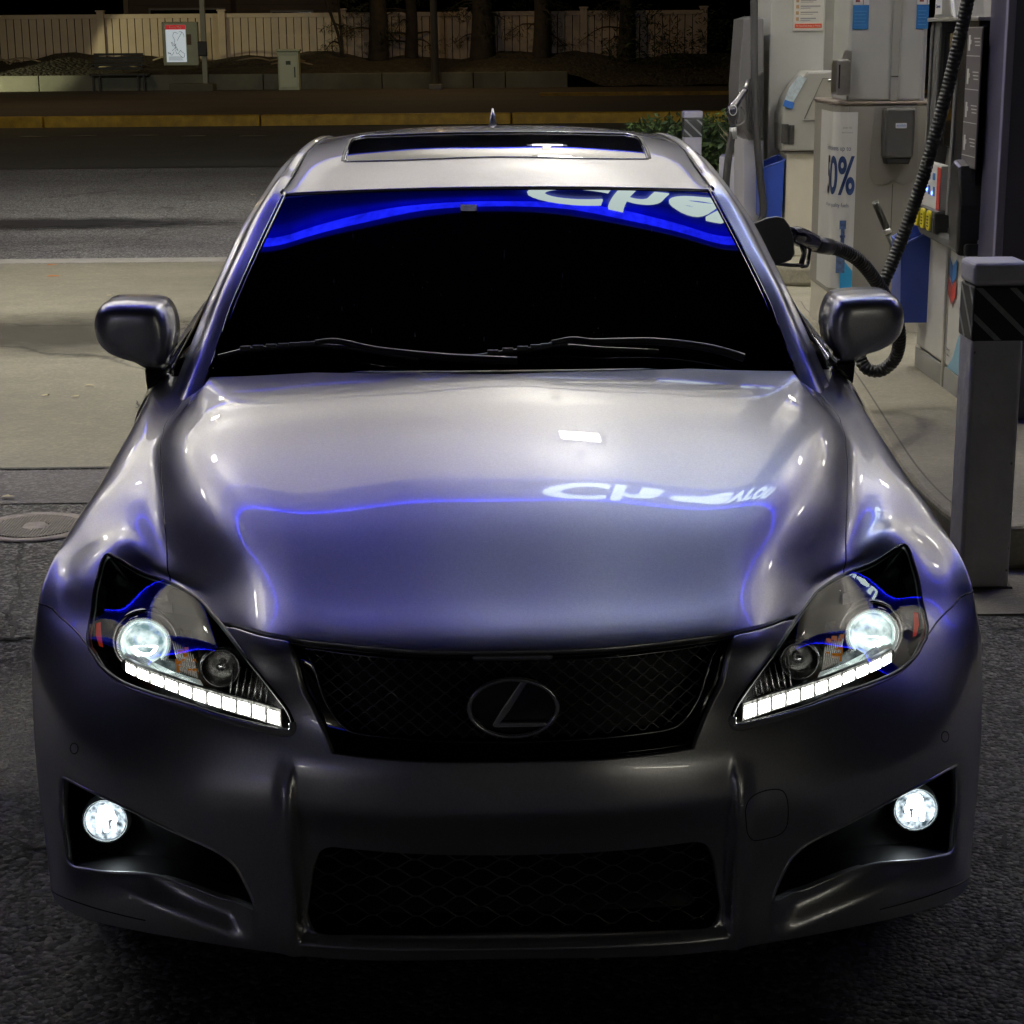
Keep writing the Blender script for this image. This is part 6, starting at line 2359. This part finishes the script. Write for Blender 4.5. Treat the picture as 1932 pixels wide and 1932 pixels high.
for a, b, c_, d in ((380, 44, 575, 27), (690, 42, 800, 33)):
    q0, q1 = at(a * .7397, b * .7397 + 4, 63.95), at(c_ * .7397, d * .7397, 63.95)
    w_ = box("window", mat("window_frame", (.16, .13, .10), .5), ho, q0.x, q1.x, 63.93, 63.99, q0.z - .6, q1.z + .1, .01)
    box("pane", mat("night_pane", (.01, .01, .012), .05), w_, q0.x + .07, q1.x - .07, 63.915, 63.928, q0.z - .53, q1.z + .03, 0)
# trees: trunks and hanging branches
BARK = mat("bark", (.035, .028, .022), .9, noise=.4, nscale=6)
NEED = mat("needle_dark", (.018, .024, .012), .8, noise=.5, nscale=3)
NEED2 = mat("needle_mid", (.032, .038, .02), .8, noise=.5, nscale=3)
tree_px = [(642, 108, .16, "slender"), (713, 108, .34, "thick"), (775, 106, .22, "middling"), (908, 106, .40, "stout"), (1020, 105, .30, "dark"), (1180, 110, .3, "far right")]
lbl = ["thin forked tree with bare stems before the fence's lit part", "thick trunked evergreen with a pale cut scar behind the fence end", "slim evergreen between the scarred trunk and the lamp pole", "stout dark trunk just right of the lamp pole", "dark evergreen half hidden by night right of the stout trunk", "nearly black evergreen farthest right across the road"]
for i, (a, b, r, k_) in enumerate(tree_px):
    yy = 56.6 + .3 * (i % 3)
    p = at(a, b, yy)
    z0 = 1.0
    t = thing("tree", lbl[i], "tree", (p.x, yy, z0), "trees across the road")
    bm = bmesh.new()
    if i == 0:
        add_tube(bm, crom([(p.x + .1, yy, z0 - .3), (p.x - .05, yy, z0 + .7), (p.x - .35, yy, z0 + 1.6), (p.x - .5, yy, z0 + 2.6)], 4), .045, 6)
        add_tube(bm, crom([(p.x + .1, yy, z0 - .3), (p.x + .05, yy, z0 + .7), (p.x + .0, yy, z0 + 1.5), (p.x - .1, yy, z0 + 3)], 4), .04, 6)
    else:
        add_tube(bm, crom([(p.x, yy, z0 - .4), (p.x + .05, yy, z0 + 1.2), (p.x - .05, yy, z0 + 3), (p.x, yy, z0 + 6)], 4), [r * (1 - .05 * q) for q in range(13)], 10)
    ends = []
    for q in range(16 if i else 10):
        hz = z0 + rs_.uniform(.35, 3.4)
        an = rs_.uniform(0, 2 * math.pi)
        L_ = rs_.uniform(.6, 1.7) * (1 if i else .5)
        s = Vector((p.x, yy, hz))
        m_ = s + Vector((math.cos(an) * L_ * .5, math.sin(an) * L_ * .35, .05))
        e = s + Vector((math.cos(an) * L_, math.sin(an) * L_ * .6, -.25 * L_))
        add_tube(bm, crom([s, m_, e], 3), [.035, .03, .025, .02, .015, .012, .01], 5)
        ends += [m_.lerp(e, f) for f in (.2, .5, .8, 1.0)]
    link("trunk", bm, BARK, t)
    bm = bmesh.new()
    for e in ends:
        leaf_clump(bm, e + Vector((0, 0, -.05)), (.36, .3, .16), 20, .085, rs_, .16)
    for q in range(40 if i else 0):
        c0 = Vector((p.x + rs_.gauss(0, 1.1), yy + rs_.gauss(0, .6), z0 + rs_.uniform(1.9, 4.2)))
        leaf_clump(bm, c0, (.6, .45, .3), 30, .10, rs_, .2)
    link("crown", bm, [NEED, NEED2], t)
# dark hedge that fills the bank to the right
bm = bmesh.new()
for k in range(60):
    c0 = Vector((rs_.uniform(4, 12), rs_.uniform(55, 57.3), rs_.uniform(.5, 2.2)))
    leaf_clump(bm, c0, (.7, .5, .5), 60, .10, rs_, .3)
tag(link("dark_shrubbery", bm, [NEED, LEAF2]), "unlit mass of shrubs on the bank beyond the road", "shrubs", kind='stuff')

# ================================================================== lamps beyond the frame; those on the fence are stand-ins
def lamp_head(name, label, p, size, col, strength, aim):
    t = thing(name, label, "lamp", p)
    d = (Vector(aim) - Vector(p)).normalized()
    c = Vector(p)
    lathe("lamp_hood", DARKGREY, t, [(size * 1.3, -.05), (size * 1.35, .0), (size * 1.25, .02), (size * .6, -.16), (0, -.2)], c, tuple(d), 24)
    lathe("lit_disc", emitter(name + "_glow", col, strength), t, [(0, .0), (size, .0)], c + d * .015, tuple(d), 24)
    return t


# street lamp over the far road, its head above the frame
hx = at(822, 176, 52.8).x
lamp_head("street_lamp", "warm street lamp head on the tall pole across the road", (hx - .1, 52.0, 7.6), .25, (1.0, .70, .34), 210, (hx - .1, 50.5, 0))
lamp_head("street_lamp", "unseen warm street lamp head added to light the far kerb on the left", (-14, 40.5, 8.5), .3, (1.0, .76, .38), 420, (-11, 42, 0))  # second lamp added out of view to light the kerb
def spot_lamp(name, label, p, aim, watts, col, cone, blend, size=.2, energy_disc=40):
    t = lamp_head(name, label, p, size, col, energy_disc, aim)
    ld = bpy.data.lights.new("beam", 'SPOT')
    ld.energy = watts
    ld.color = col
    ld.spot_size = R(cone)
    ld.spot_blend = blend
    ld.shadow_soft_size = .12
    lo = bpy.data.objects.new("beam", ld)
    COL.objects.link(lo)
    d = (Vector(aim) - Vector(p)).normalized()
    lo.location = d * .06
    lo.rotation_euler = d.to_track_quat('-Z', 'Y').to_euler()
    lo.parent = t
    return t


spot_lamp("fence_fill_lamp", "unseen lamp added behind the canopy to light the fence across the road", (-6.5, 13.2, 5.4), (-9.5, 57, .9), 3300, (1.0, .97, .78), 17, .7)  # added fill for the fence and cabinet, no such lamp in view
spot_lamp("assumed_yard_lamp", "yard lamp under the canopy's rear edge lighting the lane behind", (-3.0, 12.6, 5.2), (-2.5, 19.5, 0), 1900, (1.0, .95, .84), 100, .8)  # lamp assumed from the brightness of the lane, not in view
spot_lamp("headlight_stand_in", "unseen low lamp standing in for passing car headlights on the cream fence", (-17.5, 51.5, .75), (-9.2, 57.5, .90), 1500, (1.0, .95, .55), 26, .25)  # added in place of an unseen car's headlights
# assumed shop front behind the camera, carrying unseen strip lamps and a blue band
sh = thing("assumed_shop_front", "assumed plain shop front behind the viewer with strip lamps added under its eave to light the car", "shop", (2, -12, 0))
box("wall", mat("assumed_shop_wall", (.20, .19, .17), .8, noise=.1), sh, -15, 15, -12.6, -12.3, 0, 3.6, .02)
box("eave", mat("eave_grey", (.15, .15, .15), .6), sh, -15.2, 15.2, -12.6, -11.4, 3.6, 3.9, .02)
box("assumed_strip_lamp", emitter("strip_glow", (1.0, .96, .82), 15), sh, 5.6, 8.6, -11.62, -11.42, 3.0, 3.10, 0)  # lamp assumed from the bumper's highlight, added to light the car's front
box("assumed_strip_lamp", MATS["strip_glow"], sh, -13.2, -10.4, -11.62, -11.42, 3.0, 3.10, 0)  # second assumed strip, added on the left for the same purpose
box("assumed_blue_band", emitter("assumed_band_glow", (.03, .05, 1.0), 1.8), sh, -15, -8, -11.42, -11.38, 3.62, 3.88, 0)  # assumed blue source, added to tint the car's front from the left
